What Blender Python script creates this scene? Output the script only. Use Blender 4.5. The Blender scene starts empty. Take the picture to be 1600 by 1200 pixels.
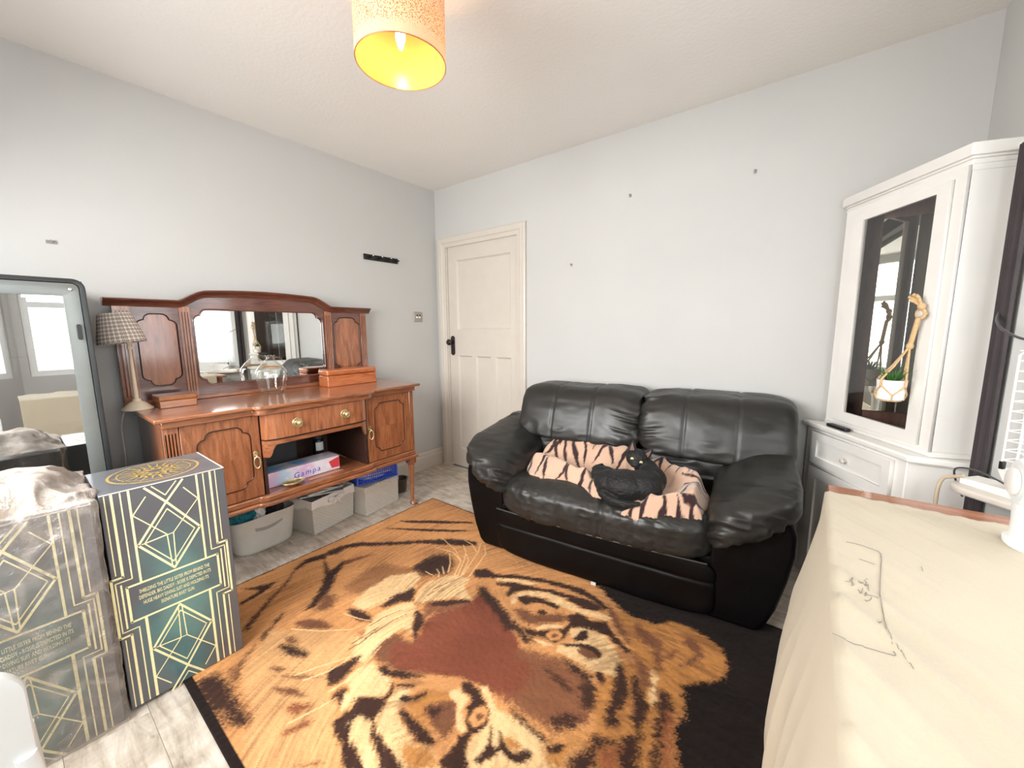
import bpy, bmesh, math, random
import numpy as np
from mathutils import Vector, Matrix
random.seed(7); np.random.seed(7)
sc = bpy.context.scene
COL = sc.collection
# ---------------------------------------------------------------- camera, world, lights, exposure
def make_camera():
    yaw, pitch, roll, f = 0.6534, 0.1380, -0.0063, 613.96
    cy, sy = math.cos(yaw), math.sin(yaw)
    fwd = Vector((-sy*math.cos(pitch), cy*math.cos(pitch), -math.sin(pitch)))
    right = Vector((cy, sy, 0)); up = right.cross(fwd)
    r2 = right*math.cos(roll) + up*math.sin(roll)
    u2 = -right*math.sin(roll) + up*math.cos(roll)
    cam = bpy.data.cameras.new('camera'); o = bpy.data.objects.new('camera', cam); COL.objects.link(o)
    cam.sensor_fit = 'HORIZONTAL'; cam.sensor_width = 36.0; cam.lens = f/1600*36
    cam.clip_start = 0.02
    M = Matrix((r2, u2, -fwd)).transposed().to_4x4(); M.translation = (2.7417, -2.4783, 1.2543)
    o.matrix_world = M
    sc.camera = o
make_camera()
w = bpy.data.worlds.new('world'); sc.world = w; w.use_nodes = True
bg = w.node_tree.nodes['Background']; bg.inputs[0].default_value = (0.95, 0.98, 1.0, 1); bg.inputs[1].default_value = 2.6
def area(name, loc, target, sx, sy, energy, col, spread=180):
    l = bpy.data.lights.new(name, 'AREA'); l.shape = 'RECTANGLE'; l.size = sx; l.size_y = sy; l.energy = energy; l.color = col; l.spread = math.radians(spread)
    o = bpy.data.objects.new(name, l); COL.objects.link(o); o.location = loc
    o.rotation_euler = (Vector(target)-Vector(loc)).to_track_quat('-Z', 'Y').to_euler()
    return o
area('bay_front_daylight', (3.80, -1.70, 1.36), (1.3, -1.60, 0.3), 1.2, 0.95, 12, (0.975, 0.99, 1.0), 160)
area('bay_left_daylight', (3.56, -0.72, 1.36), (2.0, -2.3, 0.6), 0.50, 0.90, 8, (0.975, 0.99, 1.0), 160)
area('bay_right_daylight', (3.56, -2.69, 1.36), (2.0, -1.1, 0.6), 0.50, 0.90, 12, (0.96, 0.985, 1.0), 160)
area('rear_fill_light', (1.35, -3.38, 1.50), (1.65, -1.6, 0.25), 1.7, 1.35, 104, (1.0, 0.99, 0.97), 160)  # unseen area light added behind the camera to even out the room
sc.view_settings.view_transform = 'Standard'; sc.view_settings.look = 'None'
sc.view_settings.gamma = 1.0; sc.view_settings.use_curve_mapping = False
sc.view_settings.exposure = 0.0
sc.cycles.use_denoising = True
sc.cycles.max_bounces = 10; sc.cycles.diffuse_bounces = 5; sc.cycles.glossy_bounces = 4; sc.cycles.transparent_max_bounces = 16
sc.cycles.caustics_reflective = False; sc.cycles.caustics_refractive = False
sc.cycles.sample_clamp_indirect = 6

# ---------------------------------------------------------------- helpers: colour, materials
def srgb(r, g, b):
    f = lambda c: (c/255/12.92) if c/255 <= 0.04045 else ((c/255+0.055)/1.055)**2.4
    return (f(r), f(g), f(b), 1.0)
class NT:
    def __init__(s, m):
        s.t = m.node_tree; s.n = s.t.nodes; s.l = s.t.links
    def node(s, typ, **kw):
        n = s.n.new(typ)
        for k, v in kw.items(): setattr(n, k, v)
        return n
    def link(s, a, b): s.l.new(a, b)
def base_mat(name, col=(0.8, 0.8, 0.8, 1), rough=0.5, metal=0.0, coat=0.0, sheen=0.0, trans=0.0, emit=None, emit_s=0.0, spec=0.5, sss=0.0):
    m = bpy.data.materials.new(name); m.use_nodes = True
    p = m.node_tree.nodes['Principled BSDF']
    p.inputs['Base Color'].default_value = col; p.inputs['Roughness'].default_value = rough; p.inputs['Metallic'].default_value = metal
    p.inputs['Coat Weight'].default_value = coat; p.inputs['Coat Roughness'].default_value = 0.10; p.inputs['Coat IOR'].default_value = 1.65
    p.inputs['Sheen Weight'].default_value = sheen; p.inputs['Transmission Weight'].default_value = trans
    p.inputs['Specular IOR Level'].default_value = spec
    if emit: p.inputs['Emission Color'].default_value = emit; p.inputs['Emission Strength'].default_value = emit_s
    return m, p, NT(m)
def coords(nt, scale=(1, 1, 1), rot=(0, 0, 0), which='Object'):
    tc = nt.node('ShaderNodeTexCoord'); mp = nt.node('ShaderNodeMapping')
    mp.inputs['Scale'].default_value = scale; mp.inputs['Rotation'].default_value = rot
    nt.link(tc.outputs[which], mp.inputs['Vector']); return mp.outputs['Vector']
def ramp(nt, fac, stops, interp='LINEAR'):
    r = nt.node('ShaderNodeValToRGB'); r.color_ramp.interpolation = interp
    e = r.color_ramp.elements
    while len(e) < len(stops): e.new(0.5)
    for i, (p, c) in enumerate(stops): e[i].position = p; e[i].color = c
    nt.link(fac, r.inputs['Fac']); return r.outputs['Color']
def noise(nt, vec, scale=5.0, detail=4.0, rough=0.55, dist=0.0):
    n = nt.node('ShaderNodeTexNoise'); n.inputs['Scale'].default_value = scale; n.inputs['Detail'].default_value = detail
    n.inputs['Roughness'].default_value = rough; n.inputs['Distortion'].default_value = dist
    nt.link(vec, n.inputs['Vector']); return n.outputs['Fac']
def bump(nt, p, h, strength=0.2, dist=0.01):
    b = nt.node('ShaderNodeBump'); b.inputs['Strength'].default_value = strength; b.inputs['Distance'].default_value = dist
    nt.link(h, b.inputs['Height']); nt.link(b.outputs['Normal'], p.inputs['Normal']); return b
def mul(c, k): return (c[0]*k, c[1]*k, c[2]*k, 1)
def simple(name, col, rough=0.5, metal=0.0, vary=0.12, nscale=12.0, bstr=0.0, bscale=120.0, bdist=0.002, **kw):
    m, p, nt = base_mat(name, col, rough, metal, **kw)
    v = coords(nt)
    c = ramp(nt, noise(nt, v, nscale), [(0.3, mul(col, 1-vary)), (0.7, mul(col, 1+vary))])
    nt.link(c, p.inputs['Base Color'])
    if bstr: bump(nt, p, noise(nt, v, bscale, 3), bstr, bdist)
    return m
def wood(name, dark, mid, light, scale=(6, 1.0, 6), rot=(0, 0, 0), rough=0.3, coat=0.8, freq=3.0, dist=2.5):
    m, p, nt = base_mat(name, mid, rough, coat=coat)
    v = coords(nt, scale, rot)
    n1 = noise(nt, v, freq, 6, 0.6, dist)
    c = ramp(nt, n1, [(0.25, dark), (0.5, mid), (0.78, light)])
    v2 = coords(nt, (scale[0]*14, scale[1]*5, scale[2]*14), rot)
    n2 = noise(nt, v2, 6, 3)
    mx = nt.node('ShaderNodeMix', data_type='RGBA', blend_type='MULTIPLY'); mx.inputs['Factor'].default_value = 0.35
    nt.link(c, mx.inputs['A']); nt.link(ramp(nt, n2, [(0.35, (0.55, 0.55, 0.55, 1)), (0.6, (1, 1, 1, 1))]), mx.inputs['B'])
    nt.link(mx.outputs['Result'], p.inputs['Base Color'])
    bump(nt, p, n2, 0.04, 0.001)
    return m
def thin_glass(name, tint=(1, 1, 1, 1), base=0.06, rough=0.0, gcol=(1, 1, 1, 1), power=5.0):
    m = bpy.data.materials.new(name); m.use_nodes = True; nt = NT(m); nt.n.clear()
    out = nt.node('ShaderNodeOutputMaterial'); mix = nt.node('ShaderNodeMixShader')
    tr = nt.node('ShaderNodeBsdfTransparent'); gl = nt.node('ShaderNodeBsdfGlossy'); lw = nt.node('ShaderNodeLayerWeight')
    lw.inputs['Blend'].default_value = 0.5      # facing = 1 - |cos|, the same from both sides (Schlick)
    pw = nt.node('ShaderNodeMath', operation='POWER'); pw.inputs[1].default_value = power; nt.link(lw.outputs['Facing'], pw.inputs[0])
    mt = nt.node('ShaderNodeMath', operation='MULTIPLY_ADD', use_clamp=True); mt.inputs[1].default_value = 0.95-base; mt.inputs[2].default_value = base+0.04
    nt.link(pw.outputs[0], mt.inputs[0]); nt.link(mt.outputs[0], mix.inputs[0])
    tr.inputs[0].default_value = tint; gl.inputs[0].default_value = gcol; gl.inputs['Roughness'].default_value = rough
    nt.link(tr.outputs[0], mix.inputs[1]); nt.link(gl.outputs[0], mix.inputs[2]); nt.link(mix.outputs[0], out.inputs[0])
    return m
def attr_mat(name, attr, rough=0.9, sheen=0.3, nscale=900, namp=0.35, bstr=0.4, bdist=0.003, spec=0.2):
    m, p, nt = base_mat(name, rough=rough, sheen=sheen, spec=spec)
    a = nt.node('ShaderNodeAttribute'); a.attribute_name = attr
    v = coords(nt)
    n = noise(nt, v, nscale, 2)
    mx = nt.node('ShaderNodeMix', data_type='RGBA', blend_type='MULTIPLY'); mx.inputs['Factor'].default_value = 1.0
    nt.link(a.outputs['Color'], mx.inputs['A'])
    nt.link(ramp(nt, n, [(0.25, (1-namp, 1-namp, 1-namp, 1)), (0.75, (1+namp, 1+namp, 1+namp, 1))]), mx.inputs['B'])
    nt.link(mx.outputs['Result'], p.inputs['Base Color'])
    bump(nt, p, n, bstr, bdist)
    return m

# ---------------------------------------------------------------- helpers: geometry
class MB:
    def __init__(s): s.v = []; s.f = []
    def add(s, vs, fs):
        o = len(s.v); s.v += [tuple(map(float, q)) for q in vs]; s.f += [tuple(i+o for i in f) for f in fs]; return s
    def box(s, x0, x1, y0, y1, z0, z1):
        return s.add([(x0, y0, z0), (x1, y0, z0), (x1, y1, z0), (x0, y1, z0), (x0, y0, z1), (x1, y0, z1), (x1, y1, z1), (x0, y1, z1)],
                     [(3, 2, 1, 0), (4, 5, 6, 7), (0, 1, 5, 4), (1, 2, 6, 5), (2, 3, 7, 6), (3, 0, 4, 7)])
    def prism(s, poly, h0, h1, fn):
        """poly: 2-D loop (counter-clockwise seen from +h); fn(a, b, h) -> 3-D"""
        n = len(poly)
        vs = [fn(a, b, h0) for a, b in poly] + [fn(a, b, h1) for a, b in poly]
        fs = [tuple(range(n-1, -1, -1)), tuple(range(n, 2*n))] + [(i, (i+1) % n, n+(i+1) % n, n+i) for i in range(n)]
        return s.add(vs, fs)
    def tube(s, pts, r, seg=8, closed=False, caps=True):
        pts = [Vector(p) for p in pts]; n = len(pts)
        rs = r if isinstance(r, (list, tuple)) else [r]*n
        tang = []
        for i in range(n):
            a = pts[(i-1) % n] if (closed or i > 0) else pts[i]
            b = pts[(i+1) % n] if (closed or i < n-1) else pts[i]
            t = (b-a); tang.append(t.normalized() if t.length > 1e-9 else Vector((0, 0, 1)))
        t0 = tang[0]; u = t0.orthogonal().normalized(); vs = []
        for i in range(n):
            t = tang[i]; u = (u - t*u.dot(t))
            u = u.normalized() if u.length > 1e-6 else t.orthogonal().normalized()
            w2 = t.cross(u)
            for k in range(seg):
                a = 2*math.pi*k/seg; vs.append(pts[i] + (u*math.cos(a)+w2*math.sin(a))*rs[i])
        fs = []
        for i in range(n if closed else n-1):
            j = (i+1) % n
            for k in range(seg): fs.append((i*seg+k, i*seg+(k+1) % seg, j*seg+(k+1) % seg, j*seg+k))
        if caps and not closed: fs += [tuple(range(seg-1, -1, -1)), tuple((n-1)*seg+k for k in range(seg))]
        return s.add(vs, fs)
    def lathe(s, prof, seg=24, origin=(0, 0, 0), axis='z', caps=True, sx=1.0, sy=1.0):
        vs = []; n = len(prof); ox, oy, oz = origin
        for r, h in prof:
            for k in range(seg):
                a = 2*math.pi*k/seg; p, q = r*math.cos(a)*sx, r*math.sin(a)*sy
                vs.append((ox+p, oy+q, oz+h) if axis == 'z' else (ox+h, oy+p, oz+q) if axis == 'x' else (ox+q, oy+h, oz+p))
        fs = [(i*seg+k, i*seg+(k+1) % seg, (i+1)*seg+(k+1) % seg, (i+1)*seg+k) for i in range(n-1) for k in range(seg)]
        if caps:
            if prof[0][0] > 1e-6: fs.append(tuple(range(seg-1, -1, -1)))
            if prof[-1][0] > 1e-6: fs.append(tuple((n-1)*seg+k for k in range(seg)))
        return s.add(vs, fs)
    def grid(s, fn, nu, nv, wrap_u=False):
        vs = [fn(i/(nu if wrap_u else nu-1), j/(nv-1)) for j in range(nv) for i in range(nu)]
        fs = [(j*nu+i, j*nu+(i+1) % nu, (j+1)*nu+(i+1) % nu, (j+1)*nu+i) for j in range(nv-1) for i in range(nu if wrap_u else nu-1)]
        return s.add(vs, fs)
    def sphere(s, c, r, seg=16, rings=10, n=2.0):
        rx, ry, rz = r if isinstance(r, (tuple, list)) else (r, r, r)
        return s.lathe([(max(1e-7, math.sin(math.pi*i/rings)), -math.cos(math.pi*i/rings)) for i in range(rings+1)], seg, caps=False).scale_last(seg*(rings+1), c, (rx, ry, rz))
    def scale_last(s, n, c, r):
        for i in range(len(s.v)-n, len(s.v)):
            x, y, z = s.v[i]; s.v[i] = (c[0]+x*r[0], c[1]+y*r[1], c[2]+z*r[2])
        return s
    def mesh(s, name):
        me = bpy.data.meshes.new(name); me.from_pydata(s.v, [], s.f); me.update()
        bm = bmesh.new(); bm.from_mesh(me); bmesh.ops.recalc_face_normals(bm, faces=bm.faces); bm.to_mesh(me); bm.free()
        return me
def np_mesh(name, V, F):
    me = bpy.data.meshes.new(name); me.from_pydata(V.tolist() if hasattr(V, 'tolist') else V, [], F.tolist() if hasattr(F, 'tolist') else F); me.update(); return me
def smooth(me, ang=None):
    me.polygons.foreach_set('use_smooth', [True]*len(me.polygons)); me.update()
    if ang is not None:
        try: me.set_sharp_from_angle(angle=math.radians(ang))
        except Exception: pass
def put(name, me, mat, parent=None, bev=0.0, seg=2, sm=None, label=None, local=False, kind=None):
    """links a mesh object; parts are given in world coordinates unless local=True"""
    if isinstance(me, MB): me = me.mesh(name)
    if sm is not None: smooth(me, sm)
    o = bpy.data.objects.new(name, me); COL.objects.link(o)
    if mat: me.materials.append(mat)
    if parent is not None:
        o.parent = parent
        if not local: o.matrix_parent_inverse = PW[parent.name].inverted()
        PW[o.name] = PW[parent.name] if local else Matrix.Identity(4)
    else: PW[o.name] = Matrix.Identity(4)
    if bev:
        b = o.modifiers.new('bevel', 'BEVEL'); b.width = bev; b.segments = seg; b.limit_method = 'ANGLE'; b.angle_limit = math.radians(40)
        b.harden_normals = False
        if sm is None: smooth(me, 35)
    if label: o['label'] = label
    if kind: o['kind'] = kind
    return o
PW = {}
def tag(o, label, cat, group=None):
    o['label'] = label; o['category'] = cat
    if group: o['group'] = group
    return o
def thing(name, label, cat, loc, rotz=0.0, group=None):
    o = bpy.data.objects.new(name, None); COL.objects.link(o); o.location = loc; o.rotation_euler = (0, 0, rotz)
    o.empty_display_size = 0.05
    PW[o.name] = Matrix.Translation(loc) @ Matrix.Rotation(rotz, 4, 'Z')
    return tag(o, label, cat, group)
def struct(name, me, mat, **kw):
    o = put(name, me, mat, **kw); o['kind'] = 'structure'; return o
def evaluated(o):
    dg = bpy.context.evaluated_depsgraph_get(); e = o.evaluated_get(dg)
    me = bpy.data.meshes.new_from_object(e); return me
def plate_mesh(name, loops, fn, depth, bev=0.0):
    """flat plate with holes: loops[0] outer, others holes; fn(a, b, h) -> world, h in [0, depth]"""
    cu = bpy.data.curves.new('tmp', 'CURVE'); cu.dimensions = '2D'; cu.fill_mode = 'BOTH'; cu.extrude = depth/2-bev; cu.bevel_depth = bev; cu.bevel_resolution = 1; cu.offset = -bev
    for lp in loops:
        s = cu.splines.new('POLY'); s.points.add(len(lp)-1); s.use_cyclic_u = True
        for i, (a, b) in enumerate(lp): s.points[i].co = (a, b, 0, 1)
    o = bpy.data.objects.new('tmp', cu); COL.objects.link(o)
    me = evaluated(o); bpy.data.objects.remove(o); bpy.data.curves.remove(cu)
    me.name = name; me.materials.clear()
    co = np.empty(len(me.vertices)*3); me.vertices.foreach_get('co', co); co = co.reshape(-1, 3)
    for i, (a, b, h) in enumerate(co): me.vertices[i].co = fn(a, b, h+depth/2)
    bm = bmesh.new(); bm.from_mesh(me); bmesh.ops.remove_doubles(bm, verts=bm.verts, dist=1e-5); bmesh.ops.recalc_face_normals(bm, faces=bm.faces); bm.to_mesh(me); bm.free()
    me.update(); return me
def text_mesh(name, body, size, fn, depth=0.0006, space=1.0, align='CENTER', line=1.0, sx=1.0):
    cu = bpy.data.curves.new('tmp', 'FONT'); cu.body = body; cu.size = size; cu.extrude = depth/2; cu.space_character = space; cu.align_x = align; cu.align_y = 'CENTER'; cu.space_line = line
    cu.resolution_u = 2
    o = bpy.data.objects.new('tmp', cu); COL.objects.link(o); me = evaluated(o); bpy.data.objects.remove(o); bpy.data.curves.remove(cu)
    me.name = name; me.materials.clear()
    for v in me.vertices: v.co = fn(v.co.x*sx, v.co.y, v.co.z+depth/2)
    me.update(); return me
def ogee(a0, a1, b0, b1, r, corners=(1, 1, 1, 1), k=6):
    """rectangle whose corners are double-lobed (two convex quarter arcs meeting in a cusp); corners: bl, br, tr, tl"""
    out = []
    def corner(cx, cy, sx, sy, first_vertical):
        pts = []
        # lobe touching the vertical side, then lobe touching the horizontal side
        for i in range(k+1):
            t = math.pi/2*i/k; pts.append((cx - sx*(r - r*math.cos(t)), cy - sy*(2*r - r*math.sin(t))))
        for i in range(k+1):
            t = math.pi/2*i/k; pts.append((cx - sx*(r + r - r*math.cos(t)), cy - sy*(r - r*math.sin(t))))
        return pts if first_vertical else pts[::-1]
    c = [(a0, b0, -1, -1), (a1, b0, 1, -1), (a1, b1, 1, 1), (a0, b1, -1, 1)]
    fv = [True, False, True, False]
    for (cx, cy, sx, sy), v, on in zip(c, fv, corners):
        if on: out += corner(cx, cy, sx, sy, v)
        else: out.append((cx, cy))
    # de-duplicate
    res = []
    for q in out:
        if not res or (abs(q[0]-res[-1][0])+abs(q[1]-res[-1][1])) > 1e-6: res.append(q)
    return res
def rrect(a0, a1, b0, b1, r, k=5):
    out = []
    for cx, cy, s in ((a1-r, b0+r, -math.pi/2), (a1-r, b1-r, 0), (a0+r, b1-r, math.pi/2), (a0+r, b0+r, math.pi)):
        out += [(cx+r*math.cos(s+math.pi/2*i/k), cy+r*math.sin(s+math.pi/2*i/k)) for i in range(k+1)]
    return out
def flow(pts, k=8):
    """Catmull-Rom curve through the points (for cables)"""
    P = [Vector(q) for q in pts]; P = [P[0]*2-P[1]]+P+[P[-1]*2-P[-2]]; out = []
    for i in range(1, len(P)-2):
        a, b, c, d = P[i-1:i+3]
        for j in range(k):
            t = j/k; out.append(0.5*((2*b)+(c-a)*t+(2*a-5*b+4*c-d)*t*t+(3*b-a-3*c+d)*t**3))
    return out+[P[-2]]
FX = lambda x: (lambda a, b, h: (x+h, a, b))            # plate facing +X: a = y, b = z
FY = lambda y: (lambda a, b, h: (a, y-h, b))            # plate facing -Y: a = x, b = z
FZ = lambda z: (lambda a, b, h: (a, b, z+h))
# numpy value noise
def vnoise(P, seed=0):
    P = np.asarray(P, float); I = np.floor(P).astype(np.int64); Fr = P-I; Fr = Fr*Fr*(3-2*Fr); out = 0
    def hsh(i, j, k):
        n = (i*374761393 + j*668265263 + k*2147483647 + seed*974634777) & 0xFFFFFFFF
        n = ((n ^ (n >> 13))*1274126177) & 0xFFFFFFFF
        n = ((n ^ (n >> 16))*2246822519) & 0xFFFFFFFF
        return (n ^ (n >> 15))/4294967295.0
    for dx in (0, 1):
        for dy in (0, 1):
            for dz in (0, 1):
                wgt = (Fr[:, 0] if dx else 1-Fr[:, 0])*(Fr[:, 1] if dy else 1-Fr[:, 1])*(Fr[:, 2] if dz else 1-Fr[:, 2])
                out = out + wgt*hsh(I[:, 0]+dx, I[:, 1]+dy, I[:, 2]+dz)
    return out*2-1
def fbm(P, oct=3, seed=0):
    s = 0; a = 1.0; P = np.asarray(P, float)
    for o in range(oct): s = s+a*vnoise(P*(2**o), seed+o*17); a *= 0.5
    return s
def ridge(P, seed=0): return 1-np.abs(vnoise(P, seed))*2
def sstep(x, a, b):
    t = np.clip((x-a)/(b-a), 0, 1); return t*t*(3-2*t)
def quad_idx(nu, nv):
    i, j = np.meshgrid(np.arange(nu-1), np.arange(nv-1)); a = (j*nu+i).ravel()
    return np.stack([a, a+1, a+nu+1, a+nu], 1)
def in_poly(P, poly):
    x, y = P[:, 0], P[:, 1]; r = np.zeros(len(P), bool); n = len(poly)
    for i in range(n):
        x0, y0 = poly[i]; x1, y1 = poly[(i+1) % n]
        if y0 == y1: continue
        c = ((y0 > y) != (y1 > y)) & (x < (x1-x0)*(y-y0)/(y1-y0)+x0); r ^= c
    return r
def seg_dist(P, a, b):
    a = np.array(a, float); b = np.array(b, float); d = b-a; L = max(1e-12, float(d@d))
    t = np.clip(((P-a)@d)/L, 0, 1); return np.linalg.norm(P-(a+t[:, None]*d), axis=1), t
def poly_dist(P, poly):
    d = np.full(len(P), 1e9); n = len(poly)
    for i in range(n): d = np.minimum(d, seg_dist(P, poly[i], poly[(i+1) % n])[0])
    return d
def cushion(hs, k=60, n=(4.0, 4.0, 4.0)):
    """superellipsoid from a cube-sphere; returns verts (unit-box scaled by hs), quads"""
    pts = {}; V = []; Fq = []
    g = np.tan(np.linspace(-1, 1, k+1)*math.pi/4)
    def vid(p):
        key = (round(p[0]*1e5), round(p[1]*1e5), round(p[2]*1e5))
        if key not in pts: pts[key] = len(V); V.append(p)
        return pts[key]
    for ax in range(3):
        for sg in (-1, 1):
            ids = np.empty((k+1, k+1), int)
            for i in range(k+1):
                for j in range(k+1):
                    p = [0, 0, 0]; p[ax] = sg; p[(ax+1) % 3] = g[i]; p[(ax+2) % 3] = g[j]; ids[i, j] = vid(tuple(p))
            for i in range(k):
                for j in range(k):
                    q = (ids[i, j], ids[i+1, j], ids[i+1, j+1], ids[i, j+1]); Fq.append(q if sg > 0 else q[::-1])
    V = np.array(V); A = np.abs(V)
    e = np.array(n); nn = e.mean()
    r = ((A**nn).sum(1))**(-1/nn)
    return V*r[:, None]*np.array(hs), np.array(Fq)
def vnormals(V, F):
    N = np.zeros_like(V); a = np.cross(V[F[:, 2]]-V[F[:, 0]], V[F[:, 3]]-V[F[:, 1]])
    for c in range(4): np.add.at(N, F[:, c], a)
    return N/np.maximum(1e-12, np.linalg.norm(N, axis=1))[:, None]
def set_color(me, name, C):
    at = me.attributes.new(name, 'FLOAT_COLOR', 'POINT'); C4 = np.ones((len(C), 4), np.float32); C4[:, :3] = C
    at.data.foreach_set('color', C4.ravel())
def dup(o, parent=None, dm=None):
    c = o.copy(); COL.objects.link(c)
    if parent is not None: c.parent = parent
    if dm is not None: c.matrix_world = dm
    PW[c.name] = PW.get(o.name, Matrix.Identity(4))
    for ch in list(o.children): dup(ch, c)
    return c
# ---------------------------------------------------------------- materials of the room
H, XR, YF = 2.452, 3.225, -3.20
M = {}
def wall_mat(name, col, bs, sc_=160):
    m, p, nt = base_mat(name, col, 0.75, spec=0.25)
    v = coords(nt)
    nt.link(ramp(nt, noise(nt, v, 1.3, 3), [(0.3, mul(col, 0.97)), (0.7, mul(col, 1.02))]), p.inputs['Base Color'])
    bump(nt, p, noise(nt, v, sc_, 3), bs, 0.004); return m
M['wall'] = wall_mat('wall_paint', srgb(196, 196, 194), 0.10)
M['ceil'] = wall_mat('ceiling_paint', srgb(236, 233, 228), 0.30, 60)
M['gloss'] = simple('white_gloss_paint', srgb(205, 198, 188), 0.32, vary=0.02)
M['upvc'] = simple('white_window_frame', srgb(240, 242, 243), 0.3, vary=0.01)
M['glass'] = thin_glass('window_glass')
# ---------------------------------------------------------------- shell
T = 0.10
struct('wall_left', MB().box(-T, 0, YF-T, T, -0.1, H+T), M['wall'])
DX0, DX1, DZ = 0.125, 0.945, 1.975
struct('wall_back', plate_mesh('wall_back', [[(0, -0.1), (DX0, -0.1), (DX0, DZ), (DX1, DZ), (DX1, -0.1), (XR+T, -0.1), (XR+T, H+T), (0, H+T)]], lambda a, b, h: (a, h, b), T), M['wall'])
WY0, WY1, WZ0, WZ1 = -2.82, -0.590, 0.86, 1.80
struct('wall_right', plate_mesh('wall_right', [[(YF-T, -0.1), (WY0, -0.1), (WY0, 1.86), (WY1, 1.86), (WY1, -0.1), (0, -0.1), (0, H+T), (YF-T, H+T)]], lambda a, b, h: (XR+h, a, b), T), M['wall'])
# splayed bay beyond the right wall: (start, direction, length) of its three sides, outside to the left of the direction
BAY = [((XR+0.001, WY1), (0.7071, -0.7071), 0.636), ((XR+0.451, WY1-0.45), (0.0, -1.0), -(WY0-WY1)-0.90), ((XR+0.451, WY0+0.45), (-0.7071, -0.7071), 0.636)]
def bay_fn(k):
    (ox, oy), (ux, uy), L = BAY[k]; nx, ny = -uy, ux
    return lambda a, b, h: (ox+ux*a+nx*h, oy+uy*a+ny*h, b)
RX0, RX1, RZ0, RZ1 = 0.45, 2.25, 0.85, 2.15  # opening made in the unseen wall for the added fill light
struct('wall_front', plate_mesh('wall_front', [[(0, -0.1), (XR, -0.1), (XR, H+T), (0, H+T)], [(RX0, RZ0), (RX1, RZ0), (RX1, RZ1), (RX0, RZ1)]], lambda a, b, h: (a, YF-h, b), T), M['wall'])
# ceiling: lightly undulating textured plaster
struct('ceiling', MB().box(-T, XR+T, YF-T, T, H, H+0.08), M['ceil'])
# floor: slab + planks running across the room (along x)
M['slab'] = simple('floor_underlay', srgb(90, 80, 70), 0.9)
fl = struct('floor', MB().box(-T, XR+0.6, YF-T, T, -0.1, -0.006), M['slab'])
def plank_mat():
    m, p, nt = base_mat('weathered_oak_planks', rough=0.42, spec=0.4)
    oi = nt.node('ShaderNodeObjectInfo')
    tc = nt.node('ShaderNodeTexCoord'); ad = nt.node('ShaderNodeVectorMath', operation='ADD')
    cmb = nt.node('ShaderNodeCombineXYZ'); ml = nt.node('ShaderNodeMath', operation='MULTIPLY'); ml.inputs[1].default_value = 37.0
    nt.link(oi.outputs['Random'], ml.inputs[0]); nt.link(ml.outputs[0], cmb.inputs[0]); nt.link(ml.outputs[0], cmb.inputs[1])
    nt.link(tc.outputs['Object'], ad.inputs[0]); nt.link(cmb.outputs[0], ad.inputs[1])
    mp = nt.node('ShaderNodeMapping'); mp.inputs['Scale'].default_value = (3.2, 16, 1); nt.link(ad.outputs[0], mp.inputs['Vector'])
    n1 = noise(nt, mp.outputs[0], 1.9, 8, 0.68, 0.5)
    mp2 = nt.node('ShaderNodeMapping'); mp2.inputs['Scale'].default_value = (12, 5, 1); nt.link(ad.outputs[0], mp2.inputs['Vector'])
    n2 = noise(nt, mp2.outputs[0], 1.2, 5, 0.6)
    c1 = ramp(nt, n1, [(0.28, srgb(150, 136, 120)), (0.46, srgb(194, 184, 172)), (0.62, srgb(216, 208, 198)), (0.8, srgb(188, 177, 163))])
    mx = nt.node('ShaderNodeMix', data_type='RGBA', blend_type='MULTIPLY'); mx.inputs['Factor'].default_value = 0.6
    nt.link(c1, mx.inputs['A']); nt.link(ramp(nt, n2, [(0.35, srgb(206, 196, 184)), (0.6, srgb(255, 254, 252))]), mx.inputs['B'])
    nt.link(mx.outputs['Result'], p.inputs['Base Color']); bump(nt, p, n1, 0.08, 0.002)
    return m
M['plank'] = plank_mat()
pm = {}
PWD, PLN = 0.192, 1.285
for r in range(18):
    y1 = 0.0 - r*PWD; y0 = max(YF, y1-PWD)
    if y1 <= YF: break
    x = -((r*0.43) % 1.0)*PLN
    while x < XR:
        a, b = max(0.0, x), min(XR, x+PLN)
        if b-a > 0.03:
            key = (round(b-a, 3), round(y1-y0, 3))
            if key not in pm:
                L, W = key; g = 0.0003; c = 0.0010; mb = MB()
                mb.v = [(g, -W+g, -0.006), (L-g, -W+g, -0.006), (L-g, -g, -0.006), (g, -g, -0.006),
                        (g, -W+g, -c), (L-g, -W+g, -c), (L-g, -g, -c), (g, -g, -c),
                        (g+c, -W+g+c, 0), (L-g-c, -W+g+c, 0), (L-g-c, -g-c, 0), (g+c, -g-c, 0)]
                mb.f = [(0, 1, 5, 4), (1, 2, 6, 5), (2, 3, 7, 6), (3, 0, 4, 7), (4, 5, 9, 8), (5, 6, 10, 9), (6, 7, 11, 10), (7, 4, 8, 11), (8, 9, 10, 11)]
                me = mb.mesh('plank'); me.materials.append(M['plank']); pm[key] = me
            o = put('plank', pm[key], None, fl); o.location = (a, y1, 0)
        x += PLN
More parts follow.
